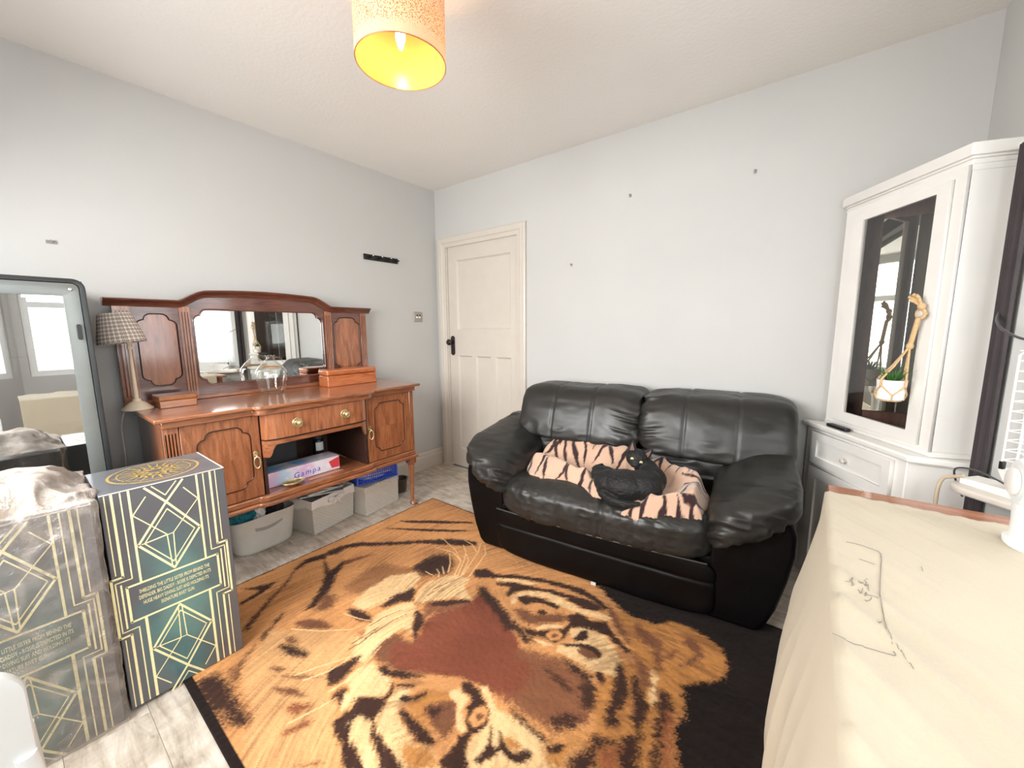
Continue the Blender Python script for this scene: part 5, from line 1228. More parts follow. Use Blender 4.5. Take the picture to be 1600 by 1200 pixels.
# ---------------------------------------------------------------- black cat curled on the throw, head up
def build_cat():
    mb = MB()
    Z = SEATZ+0.055
    mb.sphere((0.050, 0.055, Z+0.018), (0.085, 0.080, 0.058), 24, 14)      # haunch
    mb.sphere((0.125, 0.050, Z+0.026), (0.110, 0.085, 0.064), 24, 14)
    mb.sphere((0.005, 0.095, Z+0.030), (0.070, 0.045, 0.045), 20, 12)
    mb.tube([(-0.02, 0.115, Z+0.045), (-0.05, 0.135, Z+0.040), (-0.075, 0.150, Z+0.030)], [0.034, 0.022, 0.010], 14)  # hock and hind paw
    mb.sphere((0.120, 0.030, Z+0.022), (0.105, 0.075, 0.064), 24, 14)      # belly, back towards us
    mb.sphere((0.195, 0.065, Z+0.026), (0.090, 0.085, 0.068), 24, 14)      # ribs
    mb.sphere((0.225, 0.120, Z+0.040), (0.064, 0.066, 0.066), 24, 14)      # shoulder
    mb.tube([(0.212, 0.128, Z+0.045), (0.188, 0.160, Z+0.074), (0.160, 0.172, Z+0.098)], [0.062, 0.052, 0.044], 20)  # neck
    h = Vector((0.143, 0.155, Z+0.124))
    mb.sphere(h, (0.052, 0.050, 0.045), 24, 16)                              # skull
    fw = Vector((0.12, -0.95, -0.16)).normalized()                          # where the face points
    rt = Vector((0.93, -0.10, -0.35)); rt = (rt-fw*rt.dot(fw)).normalized(); up = rt.cross(fw)
    if up.z < 0: up = -up
    m0 = h+fw*0.041-up*0.014; mb.sphere(m0, (0.023, 0.022, 0.018), 16, 10)     # muzzle
    mb.sphere(h+fw*0.024-up*0.022, (0.020, 0.020, 0.012), 14, 8)             # chin
    mb.sphere(h-rt*0.022+fw*0.014-up*0.006, 0.024, 14, 10); mb.sphere(h+rt*0.022+fw*0.014-up*0.006, 0.024, 14, 10)   # cheeks
    def ear(s):
        b = h+rt*s*0.031+up*0.027-fw*0.006; tip = h+rt*s*0.047+up*0.080-fw*0.010; n = 12
        vs = []
        for f in (0, 0.35, 0.7, 1.0):
            c = b.lerp(tip, f); r = 0.0245*(1-f)**0.75+0.0022
            for k in range(n): a = 2*math.pi*k/n; vs.append(c+rt*math.cos(a)*r+fw*math.sin(a)*r*0.42)
        mb.add(vs, [(i*n+k, i*n+(k+1) % n, (i+1)*n+(k+1) % n, (i+1)*n+k) for i in range(3) for k in range(n)]+[tuple(range(n-1, -1, -1)), tuple(3*n+k for k in range(n))])
    ear(-1); ear(1)
    mb.tube([(-0.02, 0.06, Z-0.015), (0.03, -0.015, Z-0.022), (0.09, -0.048, Z-0.028), (0.155, -0.055, Z-0.028), (0.205, -0.035, Z-0.022)], [0.020, 0.019, 0.018, 0.016, 0.010], 12)   # tail tucked along the front
    mb.tube([(0.235, 0.090, Z+0.0), (0.225, 0.045, Z-0.015), (0.19, 0.012, Z-0.018)], [0.030, 0.024, 0.018], 12)      # foreleg tucked under
    me = mb.mesh('cat'); o = bpy.data.objects.new('tmp', me); COL.objects.link(o)
    r = o.modifiers.new('r', 'REMESH'); r.mode = 'VOXEL'; r.voxel_size = 0.0038
    s = o.modifiers.new('s', 'SMOOTH'); s.factor = 0.6; s.iterations = 4
    m2 = evaluated(o); bpy.data.objects.remove(o)
    V = np.empty(len(m2.vertices)*3); m2.vertices.foreach_get('co', V); V = V.reshape(-1, 3)
    N = np.array([v.normal[:] for v in m2.vertices])
    V = V+N*(0.0020*fbm(V*np.array([90, 160, 160]), 2, 3))[:, None]
    m2.vertices.foreach_set('co', V.ravel()); m2.update(); m2.transform(SM); smooth(m2); m2.name = 'cat'; m2.materials.clear()
    m, p, nt = base_mat('black_cat_fur', srgb(20, 19, 20), 0.5, sheen=0.06, spec=0.35)
    v = coords(nt, (60, 260, 260)); n1 = noise(nt, v, 3, 3)
    nt.link(ramp(nt, n1, [(0.3, srgb(9, 8, 9)), (0.75, srgb(30, 29, 29))]), p.inputs['Base Color']); bump(nt, p, n1, 0.5, 0.003)
    p.inputs['Sheen Roughness'].default_value = 0.4
    cat = put('cat', m2, m); tag(cat, 'black cat curled on the striped throw with its head raised', 'cat')
    eye = simple('pale_green_eye', srgb(206, 200, 150), 0.08, vary=0.05); pup = simple('pupil', srgb(8, 8, 8), 0.1)
    for s in (-1, 1):
        e = h+rt*s*0.0215+fw*0.0425+up*0.009
        q = MB().sphere((0, 0, 0), (0.0085, 0.0085, 0.0070), 16, 10); me = q.mesh('eye')
        me.transform(SM @ Matrix.Translation(e)); smooth(me); eo = put('eye', me, eye, cat)
        q = MB().sphere((0, 0, 0), (0.0022, 0.0022, 0.0046), 10, 8); me = q.mesh('pupil'); me.transform(SM @ Matrix.Translation(e+fw*0.0075)); smooth(me); put('pupil', me, pup, eo)
    q = MB().sphere((0, 0, 0), (0.0058, 0.0045, 0.0042), 12, 8); me = q.mesh('nose'); me.transform(SM @ Matrix.Translation(m0+fw*0.019+up*0.007)); smooth(me); put('nose', me, simple('dark_nose', srgb(60, 48, 46), 0.4), cat)
    inner = simple('inner_ear', srgb(112, 88, 80), 0.8)
    for s in (-1, 1):
        b = h+rt*s*0.033+up*0.030+fw*0.0050; tip = h+rt*s*0.046+up*0.069-fw*0.0030; w_ = rt*0.0120
        q = MB(); q.v = [b-w_+fw*.0035, b+w_+fw*.0035, tip+fw*.0042, (b+tip)/2-w_*0.62+fw*.0052, (b+tip)/2+w_*0.62+fw*.0052]; q.v = [tuple(x) for x in q.v]; q.f = [(0, 1, 4, 3), (3, 4, 2)]
        me = q.mesh('inner_ear'); me.transform(SM); put('inner_ear', me, inner, cat)
    wh = MB()
    for s in (-1, 1):
        for i in range(3):
            a = m0+rt*s*0.014+fw*0.012; wh.tube([a, a+rt*s*0.022+up*(0.004-0.005*i)+fw*0.004, a+rt*s*0.042+up*(0.002-0.010*i)-fw*0.002], [0.00025, 0.0002, 0.0001], 4)
    me = wh.mesh('whiskers'); me.transform(SM); put('whiskers', me, M['slate'], cat, kind='stuff')
build_cat()
CLOTH_STROKES = [[(2.8389,-1.315),(2.8708,-1.3167),(2.894,-1.3211),(2.8974,-1.3317),(2.8957,-1.3585),(2.8898,-1.4105),(2.8836,-1.4671),(2.8793,-1.5099),(2.8766,-1.5483),(2.8769,-1.5819),(2.8771,-1.6191),(2.8774,-1.6533),(2.8782,-1.6842),(2.8793,-1.691)],[(2.8793,-1.691),(2.8684,-1.6917),(2.856,-1.692),(2.8433,-1.6937),(2.8314,-1.6987),(2.8171,-1.6973),(2.8036,-1.6948)],[(2.8815,-1.6715),(2.8861,-1.6833),(2.8915,-1.6964),(2.8966,-1.7089)],[(2.8282,-1.5087),(2.8357,-1.5051),(2.8418,-1.5107)],[(2.8357,-1.5051),(2.8407,-1.4868),(2.8374,-1.518),(2.8416,-1.5128)],[(2.8499,-1.482),(2.859,-1.4998)],[(2.8481,-1.4978),(2.8528,-1.4984),(2.8571,-1.4829)],[(2.8594,-1.4728),(2.863,-1.4785),(2.8595,-1.4934),(2.863,-1.4887)],[(2.8625,-1.4641),(2.8647,-1.4667)],[(2.8642,-1.4838),(2.8619,-1.5229)],[(2.8464,-1.525),(2.8503,-1.5354),(2.8537,-1.5195)],[(2.8503,-1.5354),(2.8472,-1.5358)],[(2.8548,-1.5357),(2.8575,-1.53),(2.8577,-1.5373),(2.8552,-1.541),(2.8593,-1.5361),(2.874,-1.5379)],[(2.8543,-1.5526),(2.8578,-1.5554),(2.8628,-1.548),(2.8641,-1.5417)],[(2.8672,-1.6114),(2.8691,-1.6131),(2.8726,-1.6042)],[(2.9591,-1.3447),(2.9587,-1.3634)],[(2.8571,-1.3849),(2.8822,-1.3939)]]
# ---------------------------------------------------------------- printed cartons at the left
def carton_mat():
    m, p, nt = base_mat('dark_printed_card', rough=0.35, spec=0.4, coat=0.5)
    tc = nt.node('ShaderNodeTexCoord'); sp = nt.node('ShaderNodeSeparateXYZ'); nt.link(tc.outputs['Generated'], sp.inputs[0])
    # printed ground: slate grey border fading to a teal centre
    def axis(o, c, k):
        a = nt.node('ShaderNodeMath', operation='SUBTRACT'); a.inputs[1].default_value = c; nt.link(o, a.inputs[0])
        b = nt.node('ShaderNodeMath', operation='MULTIPLY'); b.inputs[1].default_value = k; nt.link(a.outputs[0], b.inputs[0])
        c2 = nt.node('ShaderNodeMath', operation='POWER'); c2.inputs[1].default_value = 2; nt.link(b.outputs[0], c2.inputs[0]); return c2.outputs[0]
    s = nt.node('ShaderNodeMath', operation='ADD'); nt.link(axis(sp.outputs[1], 0.5, 1.75), s.inputs[0]); nt.link(axis(sp.outputs[2], 0.38, 1.45), s.inputs[1])
    n_ = noise(nt, coords(nt), 9, 5, 0.6)
    a = nt.node('ShaderNodeMath', operation='MULTIPLY_ADD'); a.inputs[1].default_value = 0.8; nt.link(n_, a.inputs[0]); nt.link(s.outputs[0], a.inputs[2])
    nt.link(ramp(nt, a.outputs[0], [(0.30, srgb(96, 140, 138)), (0.62, srgb(84, 110, 114)), (0.95, srgb(92, 94, 100))]), p.inputs['Base Color'])
    return m
M['carton'] = carton_mat()
M['gold'] = simple('pale_gold_print', srgb(250, 240, 188), 0.45, 0.0, vary=0.08, nscale=50)
M['gold_art'] = simple('gold_top_print', srgb(196, 166, 96), 0.3, 0.3, vary=0.4, nscale=70)
M['card_edge'] = simple('pale_card_edge', srgb(206, 196, 182), 0.8)
def carton(label, x1, y0, y1, z0, h, dep, group):
    cx, cy = x1-dep/2, (y0+y1)/2
    t = thing('printed_carton', label, 'box', (cx, cy, z0), 0.0, group)
    put('carton_body', MB().box(x1-dep, x1, y0, y1, z0, z0+h), M['carton'], t, bev=0.002)
    W = y1-y0; X0 = x1+0.0004; c = 0.473
    def A(a, b): return (y0+W*a, z0+h*b)
    lines = []
    def pl(pts, w_): lines.append((pts, w_))
    for s in (-1, 1):
        g = lambda k, b: (c+s*k, b)
        pl([g(.271, .995), g(.271, .572)], .0060); pl([g(.271, .403), g(.271, .005)], .0075)
        pl([g(.330, .995), g(.330, .604), g(.452, .604), g(.452, .372), g(.330, .372), g(.330, .005)], .0035)
        pl([g(.392, .995), g(.392, .624), g(.478, .624), g(.478, .350), g(.392, .350), g(.392, .005)], .0064)
        pl([g(.440, .995), g(.440, .64)], .0030); pl([g(.440, .335), g(.440, .005)], .0030)
        pl([g(.415, .590), g(.415, .385)], .0045)
        for f in (lambda b: b, lambda b: 0.978-b):
            q = lambda k, b: (c+s*k, f(b))
            pl([(c, f(.905)), q(.253, .741), (c, f(.583))], .0066)
            pl([(c, f(.872)), q(.205, .741), (c, f(.615))], .0035)
            pl([(c, f(.905)), q(.152, .992)], .0066); pl([(c, f(.938)), q(.098, .992)], .0035)
            pl([q(.262, .882), q(.152, .952)], .0035)
            pl([q(.262, .882), q(.026, .752), q(.016, .600)], .0032); pl([q(.026, .752), q(-.205, .741)], .0028) if s > 0 else pl([q(.026, .752), q(.226, .741)], .0028)
    pl([(c-.378, .405), (c+.378, .405), (c+.378, .570), (c-.378, .570), (c-.378, .405)], .0066)
    mb = MB()
    for li, (pts, w_) in enumerate(lines):
        X0 = x1+0.0004+li*0.00001
        P = [Vector(A(*q)) for q in pts]
        for i in range(len(P)-1):
            d = (P[i+1]-P[i]); L = d.length
            if L < 1e-6: continue
            d /= L; n = Vector((-d.y, d.x))*w_/2; a, b = P[i]-d*w_*0.25, P[i+1]+d*w_*0.25
            o = len(mb.v); mb.v += [(X0, a.x-n.x, a.y-n.y), (X0, b.x-n.x, b.y-n.y), (X0, b.x+n.x, b.y+n.y), (X0, a.x+n.x, a.y+n.y)]; mb.f.append((o, o+1, o+2, o+3))
    put('printed_line_pattern', mb, M['gold'], t)
    txt = 'SHIELDING THE LITTLE SISTER FROM BEHIND THE\nDEFENDER, BIG DADDY - ROSIE IS DEPICTED IN ITS\nHUGE HEAVY DIVING SUIT AND HOLDING ITS\nSIGNATURE RIVET GUN.'
    ty, tz = A(c, .4875)
    X0 = x1+0.0004
    put('printed_lettering', text_mesh('printed_lettering', txt, 0.0185, lambda a, b, h_: (X0+h_, ty+a*0.46, tz+b), 0.0003, 1.0, 'CENTER', 1.15), M['gold'], t)
    # gold emblem on the lid: rings, spokes and leaves
    mb = MB(); zt = z0+h+0.0006; ex, ey = x1-dep*0.52, (y0+y1)/2; k = 40
    def ring(r0, r1, sy=1.0):
        o = len(mb.v)
        for i in range(k):
            a = 2*math.pi*i/k
            for r in (r0, r1): mb.v.append((ex+r*math.cos(a), ey+r*math.sin(a)*sy, zt))
        for i in range(k): j = (i+1) % k; mb.f.append((o+2*i, o+2*i+1, o+2*j+1, o+2*j))
    for r0, r1 in ((0.118, 0.126), (0.098, 0.102), (0.050, 0.058), (0.020, 0.026)): ring(r0, r1)
    for i in range(24):
        a = 2*math.pi*i/24; r0, r1 = (0.060, 0.096) if i % 2 else (0.028, 0.112); w_ = 0.0035 if i % 2 else 0.0055
        o = len(mb.v); ca, sa = math.cos(a), math.sin(a)
        mb.v += [(ex+r0*ca-w_*sa, ey+r0*sa+w_*ca, zt), (ex+r0*ca+w_*sa, ey+r0*sa-w_*ca, zt), (ex+r1*ca+w_*sa*.3, ey+r1*sa-w_*ca*.3, zt), (ex+r1*ca-w_*sa*.3, ey+r1*sa+w_*ca*.3, zt)]; mb.f.append((o, o+1, o+2, o+3))
    put('printed_emblem', mb, M['gold_art'], t)
    mb = MB(); mb.box(x1-0.004, x1+0.0015, y0, y1, z0+h-0.0008, z0+h+0.0012); mb.box(x1-dep, x1, y1-0.0025, y1+0.0008, z0+h-0.0004, z0+h+0.0013)
    put('lid_edge', mb, M['card_edge'], t)
    return t
carton('dark green carton with gold art-deco print standing in front of the sideboard', 1.042, -2.341, -2.018, 0.0125, 0.742, 0.31, 'art-deco cartons')
bx1 = carton('gold-printed carton wrapped in clear plastic, left of the unwrapped one', 1.055, -2.685, -2.360, 0.0005, 0.742, 0.34, 'art-deco cartons')
# plastic film round the second carton
def film_mat():
    m = bpy.data.materials.new('crinkled_clear_film'); m.use_nodes = True; nt = NT(m); nt.n.clear()
    out = nt.node('ShaderNodeOutputMaterial'); tr = nt.node('ShaderNodeBsdfTransparent'); gl = nt.node('ShaderNodeBsdfGlossy'); df = nt.node('ShaderNodeBsdfDiffuse')
    tr.inputs[0].default_value = (0.95, 0.95, 0.95, 1); gl.inputs['Roughness'].default_value = 0.12; df.inputs[0].default_value = srgb(186, 174, 163)
    v = coords(nt, (7, 7, 7)); n1 = noise(nt, v, 2.4, 6, 0.62, 1.5); b = nt.node('ShaderNodeBump'); b.inputs['Strength'].default_value = 0.9; b.inputs['Distance'].default_value = 0.03; nt.link(n1, b.inputs['Height'])
    nt.link(b.outputs[0], gl.inputs['Normal'])
    m1 = nt.node('ShaderNodeMixShader'); m1.inputs[0].default_value = 0.28; nt.link(df.outputs[0], m1.inputs[1]); nt.link(gl.outputs[0], m1.inputs[2])
    lw = nt.node('ShaderNodeLayerWeight'); lw.inputs['Blend'].default_value = 0.5; nt.link(b.outputs[0], lw.inputs['Normal']); fr = nt.node('ShaderNodeMath', operation='POWER'); fr.inputs[1].default_value = 4.0; nt.link(lw.outputs['Facing'], fr.inputs[0])
    at = nt.node('ShaderNodeAttribute'); at.attribute_name = 'milk'
    ad = nt.node('ShaderNodeMath', operation='ADD', use_clamp=True); nt.link(fr.outputs[0], ad.inputs[0]); nt.link(at.outputs['Fac'], ad.inputs[1])
    m2 = nt.node('ShaderNodeMixShader'); nt.link(ad.outputs[0], m2.inputs[0]); nt.link(tr.outputs[0], m2.inputs[1]); nt.link(m1.outputs[0], m2.inputs[2]); nt.link(m2.outputs[0], out.inputs[0])
    return m
def film():
    x0, x1, y0, y1, z0, z1 = 0.705, 1.063, -2.693, -2.352, 0.004, 0.752
    nu, nv = 150, 120; V = []; milk = []
    per = []
    Ls = [x1-x0, y1-y0, x1-x0, y1-y0]; tot = sum(Ls)
    def pos(u):
        d = u*tot
        for i, L in enumerate(Ls):
            if d <= L or i == 3:
                f = d/L
                return ((x0+(x1-x0)*f, y0), (x1, y0+(y1-y0)*f), (x1-(x1-x0)*f, y1), (x0, y1-(y1-y0)*f))[i]
            d -= L
    cx, cy = (x0+x1)/2, (y0+y1)/2
    side = 80
    for j in range(nv):
        for i in range(nu):
            x, y = pos(i/nu)
            if j < side:
                z = z0+(z1-z0)*j/(side-1); V.append((x, y, z)); milk.append(0.22)
            else:
                f = (j-side+1)/(nv-side); r = 1-f*0.985
                V.append((cx+(x-cx)*r, cy+(y-cy)*r, z1+0.060*math.sin(math.pi/2*min(1, f*1.3))**1.5)); milk.append(0.50)
    V = np.array(V); c = np.array([cx, cy, 0.4])
    N = V-c; N[:, 2] *= 0.35; N /= np.linalg.norm(N, axis=1)[:, None]
    top = sstep(V[:, 2], 0.735, 0.765)
    d = 0.004*ridge(V*np.array([18, 18, 9]), 3)+0.0035*ridge(V*np.array([40, 40, 26]), 5)
    d += top*(0.018*ridge(np.stack([V[:, 0]*14+V[:, 1]*7, V[:, 1]*12, V[:, 2]*8], 1), 9)+0.020*fbm(V*9, 2, 11))
    near = sstep(V[:, 2], 0.62, 0.75)
    d += near*(1-top)*0.004*ridge(V*np.array([30, 70, 60]), 14)
    V = V+N*np.maximum(d+0.004, 0.0008)[:, None]
    V[:, 2] = np.maximum(V[:, 2], 0.0006)
    milk = np.clip(np.array(milk)+0.35*np.maximum(0, ridge(V*np.array([9, 9, 13]), 21)-0.62)*2+0.12*near*(1-top), 0, 0.92)
    i, j = np.meshgrid(np.arange(nu), np.arange(nv-1)); a = (j*nu+i).ravel(); b = (j*nu+(i+1) % nu).ravel(); F = np.stack([a, b, b+nu, a+nu], 1)
    me = np_mesh('plastic_film', V, F); at = me.attributes.new('milk', 'FLOAT', 'POINT'); at.data.foreach_set('value', milk.astype(np.float32)); smooth(me)
    put('plastic_film', me, film_mat(), bx1, label='crinkled clear plastic wrapping')
film()
# ---------------------------------------------------------------- white plastic chair cut by the left frame edge
M['chair'] = simple('white_plastic', srgb(232, 236, 236), 0.35, vary=0.02)
def white_chair():
    ox, oy = 1.70, -2.733
    ch = thing('plastic_chair', 'white plastic chair with rounded back at the bottom left frame edge', 'chair', (ox, oy, 0))
    bx_ = 1.83
    out = rrect(oy-0.22, oy+0.225, 0.46, 0.795, 0.055, 8)
    back = plate_mesh('backrest', [out]+[rrect(oy-0.16+0.085*i, oy-0.125+0.085*i, 0.52, 0.70, 0.016, 4) for i in range(4)], lambda a, b, h: (bx_+h-0.0+(b-0.46)*0.10, a, b), 0.022, 0.006)
    put('backrest', back, M['chair'], ch, sm=40)
    put('seat', MB().box(bx_-0.42, bx_+0.02, oy-0.21, oy+0.21, 0.40, 0.425), M['chair'], ch, bev=0.012, seg=3)
    for sx_, sy_ in ((0, -1), (0, 1), (-1, -1), (-1, 1)):
        mb = MB(); x = bx_+0.015+sx_*0.40; y = oy+sy_*0.195
        if sx_ == 0: mb.tube([(x+0.05, y+sy_*0.020, 0.0005), (x, y, 0.41), (x+0.012, y+sy_*0.022, 0.56), (x+0.022, y+sy_*0.018, 0.64)], [0.019, 0.018, 0.016, 0.012], 12)
        else: mb.tube([(x-0.03, y+sy_*0.015, 0.0005), (x, y, 0.41)], [0.016, 0.018], 12)
        put('leg', mb, M['chair'], ch, sm=60)
white_chair()
# ---------------------------------------------------------------- glass-fronted cabinet at the far left
M['gcase'] = simple('black_cabinet_shell', srgb(40, 42, 43), 0.35, vary=0.08)
M['gframe'] = simple('grey_door_frame', srgb(120, 124, 122), 0.30, 0.35, vary=0.05)
M['gglass'] = thin_glass('reflective_cabinet_glass', (0.80, 0.82, 0.80, 1), 0.42)
gc = thing('glass_cabinet', 'tall black-edged cabinet with grey-framed glass door left of the sideboard', 'cabinet', (0.25, -2.50, 0))
gx, gy0, gy1, gz = 0.450, -2.78, -2.240, 1.458
def FXr(x): return lambda a, b, h: (x+h, a, b)
out = rrect(gy0, gy1, 0.06, gz, 0.035, 6); inn = rrect(gy0+0.02, gy1-0.016, 0.08, gz-0.016, 0.022, 6)
put('cabinet_rim', plate_mesh('cabinet_rim', [out, inn], FXr(gx-0.030), 0.036, 0.002), M['gcase'], gc, sm=40)
mb = MB(); mb.box(0.03, gx-0.03, gy0+.004, gy0+0.02, 0.06, gz-.006); mb.box(0.03, gx-0.03, gy1-0.02, gy1-.004, 0.06, gz-.006); mb.box(0.03, gx-0.03, gy0+.02, gy1-.02, gz-0.022, gz-.006); mb.box(0.03, gx-0.03, gy0+.02, gy1-.02, 0.06, 0.08); mb.box(0.03, 0.05, gy0+.02, gy1-.02, 0.08, gz-0.022)
put('cabinet_shell', mb, M['gcase'], gc)
put('back_lining', MB().box(0.0505, 0.056, gy0+.021, gy1-.021, 0.081, gz-0.023), simple('pale_grey_lining', srgb(150, 158, 156), 0.6), gc)
for z in (0.45, 0.84, 1.16):
    put('glass_shelf', MB().box(0.058, gx-0.06, gy0+.022, gy1-.022, z, z+0.006), thin_glass('shelf_glass', (0.86, 0.92, 0.9, 1), 0.08) if z == 0.45 else bpy.data.materials['shelf_glass'], gc)
door = put('door_frame', plate_mesh('door_frame', [rrect(gy0+0.022, gy1-0.018, 0.082, gz-0.018, 0.020, 6), rrect(gy0+0.075, gy1-0.062, 0.14, gz-0.066, 0.004, 2)], FXr(gx-0.014), 0.016, 0.001), M['gframe'], gc, sm=40)
put('door_glass', MB().box(gx-0.008, gx-0.005, gy0+0.070, gy1-0.057, 0.135, gz-0.061), M['gglass'], door)
put('latch', plate_mesh('latch', [rrect(gy1-0.040, gy1-0.026, 1.225, 1.285, 0.006, 4)], FXr(gx+0.002), 0.008, 0.001), M['iron'], door)
put('screw', MB().lathe([(0.006, 0.0), (0.006, 0.002), (0.003, 0.003), (1e-6, 0.0032)], 14, (gx+0.002, gy1-0.040, gz-0.040), 'x'), M['chrome'], door)
mb = MB()
for y in (gy0+0.06, gy1-0.06):
    for x in (0.08, gx-0.06): mb.box(x-.02, x+.02, y-.02, y+.02, 0.0005, 0.06)
put('foot_blocks', mb, M['gcase'], gc)
# ---------------------------------------------------------------- white corner cabinet
CA = Vector((2.748, -0.05)); CU = Vector((0.534, -0.846)).normalized(); CN = Vector((-CU.y, CU.x))
def cw(a, d, z): q = CA+CU*a+CN*d; return (q.x, q.y, z)
M['cab'] = simple('white_cabinet_paint', srgb(233, 231, 227), 0.38, vary=0.03, nscale=6)
M['cabin'] = wood('brown_cabinet_lining', srgb(58, 34, 26), srgb(88, 52, 40), srgb(104, 66, 50), scale=(7, 7, 1.2), rough=0.5, coat=0.1)
M['cabglass'] = thin_glass('cabinet_door_glass', (0.90, 0.90, 0.88, 1), 0.05)
cc = thing('corner_cabinet', 'white corner cabinet with a tall glass door above a drawer, right of the sofa', 'cabinet', (3.0, -0.2, 0))
BXR = XR-0.004
def penta(a0, a1, d, ry, lx_, back=-0.024):
    p0, p1 = cw(a0, d, 0), cw(a1, d, 0)
    return [(p0[0], p0[1]), (p1[0], p1[1]), (BXR, ry), (BXR, back), (lx_, back)]
base = penta(0.012, 0.535, 0.018, -0.478, 2.752)
mb = MB(); mb.prism(base, 0.0, 0.768, lambda a, b, h: (a, b, h)); put('base_carcass', mb, M['cab'], cc, bev=0.003)
mb = MB(); mb.prism(penta(-0.012, 0.562, -0.006, -0.518, 2.728), 0.768, 0.794, lambda a, b, h: (a, b, h)); put('base_top', mb, M['cab'], cc, bev=0.008, seg=3)
def front_plate(name, a0, a1, z0, z1, d, th, hole=None, mat=None, parent=None):
    loops = [[(a0, z0), (a1, z0), (a1, z1), (a0, z1)]]
    if hole: loops.append([(hole[0], hole[2]), (hole[1], hole[2]), (hole[1], hole[3]), (hole[0], hole[3])])
    return put(name, plate_mesh(name, loops, lambda a, b, h: cw(a, d-h, b), th, 0.001), mat or M['cab'], parent or cc)
dr = front_plate('drawer', 0.038, 0.488, 0.595, 0.752, 0.0175, 0.016, (0.075, 0.451, 0.632, 0.715))
front_plate('drawer_panel', 0.07, 0.456, 0.627, 0.72, 0.0170, 0.006, None, None, dr)
kb = MB().lathe([(0.006, 0), (0.006, 0.010), (0.010, 0.016), (0.012, 0.022), (0.009, 0.027), (1e-6, 0.028)], 18, (0, 0, 0), 'x')
kb.v = [cw(0.262+y, 0.0115-x, 0.672+z) for x, y, z in kb.v]; put('knob', kb, M['gloss'], dr, sm=40)
bd = front_plate('door', 0.038, 0.488, 0.055, 0.580, 0.0175, 0.016, (0.088, 0.438, 0.105, 0.530))
front_plate('door_panel', 0.083, 0.443, 0.10, 0.535, 0.0170, 0.006, None, None, bd)
# glazed upper part: walls built as panels so the door glass shows the brown inside
up = penta(0.052, 0.572, 0.060, -0.462, 2.818)
UZ0, UZ1 = 0.795, 1.772
wt = 0.016
mb = MB(); mb.prism(up, UZ0, UZ0+0.018, lambda a, b, h: (a, b, h)); put('upper_floor', mb, M['cab'], cc)
mb = MB(); mb.prism(up, UZ1-0.018, UZ1, lambda a, b, h: (a, b, h)); put('upper_ceiling', mb, M['cab'], cc)
p1 = cw(0.572, 0.060, 0); p0 = cw(0.052, 0.060, 0)
mb = MB(); mb.prism([(p1[0], p1[1]), (BXR, -0.462), (BXR, -0.462+wt), (p1[0]+0.004, p1[1]+wt)], UZ0+0.018, UZ1-0.018, lambda a, b, h: (a, b, h)); put('side_panel', mb, M['cab'], cc, bev=0.002)
mb = MB(); mb.prism([(p0[0], p0[1]), (p0[0]+wt, p0[1]+0.004), (p0[0]+wt, -0.024), (p0[0]-0.006, -0.024)], UZ0+0.018, UZ1-0.018, lambda a, b, h: (a, b, h)); put('side_panel', mb, M['cab'], cc)
put('back_lining', MB().box(p0[0]+wt, BXR-0.01, -0.034, -0.024, UZ0+0.018, UZ1-0.018), M['cabin'], cc, label='brown inner lining along the back wall')
put('side_lining', MB().box(BXR-0.01, BXR, -0.445, -0.034, UZ0+0.018, UZ1-0.018), M['cabin'], cc)
mb = MB(); mb.prism([(2.930, -0.2263), (3.190, -0.2115), (3.190, -0.2065), (2.930, -0.2213)], 0.90, 1.69, lambda a, b, h: (a, b, h))
put('mirror_panel', mb, simple('inner_mirror', srgb(226, 224, 216), 0.02, 1.0, vary=0.02), cc, label='mirror panel inside behind the door glass')
put('mirror_support', MB().box(2.935, 3.19, -0.200, -0.190, UZ0+0.018, UZ1-0.018), M['cabin'], cc)
fp = front_plate('face_frame', 0.052, 0.572, UZ0+0.018, UZ1-0.001, 0.0595, 0.012, (0.1048, 0.5352, UZ0+0.0328, 1.7402))
ud = front_plate('door', 0.106, 0.534, UZ0+0.034, 1.739, 0.0555, 0.018, (0.166, 0.486, 0.872, 1.708))
gl = MB(); gl.v = [cw(0.160, 0.046, 0.866), cw(0.492, 0.046, 0.866), cw(0.492, 0.046, 1.714), cw(0.160, 0.046, 1.714)]; gl.f = [(0, 1, 2, 3)]; put('door_glass', gl, M['cabglass'], ud)
kb = MB().lathe([(0.006, 0), (0.006, 0.010), (0.011, 0.016), (0.013, 0.022), (0.010, 0.028), (1e-6, 0.029)], 18, (0, 0, 0), 'x')
kb.v = [cw(0.510+y, 0.0375-x, 1.300+z) for x, y, z in kb.v]; put('knob', kb, M['gloss'], ud, sm=40)
mb = MB(); mb.prism(penta(0.045, 0.579, 0.053, -0.468, 2.812), UZ0-0.0005, UZ0+0.016, lambda a, b, h: (a, b, h)); put('plinth_moulding', mb, M['cab'], cc, bev=0.004)
mb = MB()
for o, z0, z1 in ((0.004, UZ1, UZ1+0.016), (0.010, UZ1+0.016, UZ1+0.024), (0.020, UZ1+0.024, UZ1+0.062)):
    mb.prism(penta(0.052-o*0.7, 0.572+o*0.7, 0.060-o, -0.462-o, 2.818-o), z0, z1, lambda a, b, h: (a, b, h))
put('cornice', mb, M['cab'], cc, bev=0.003)
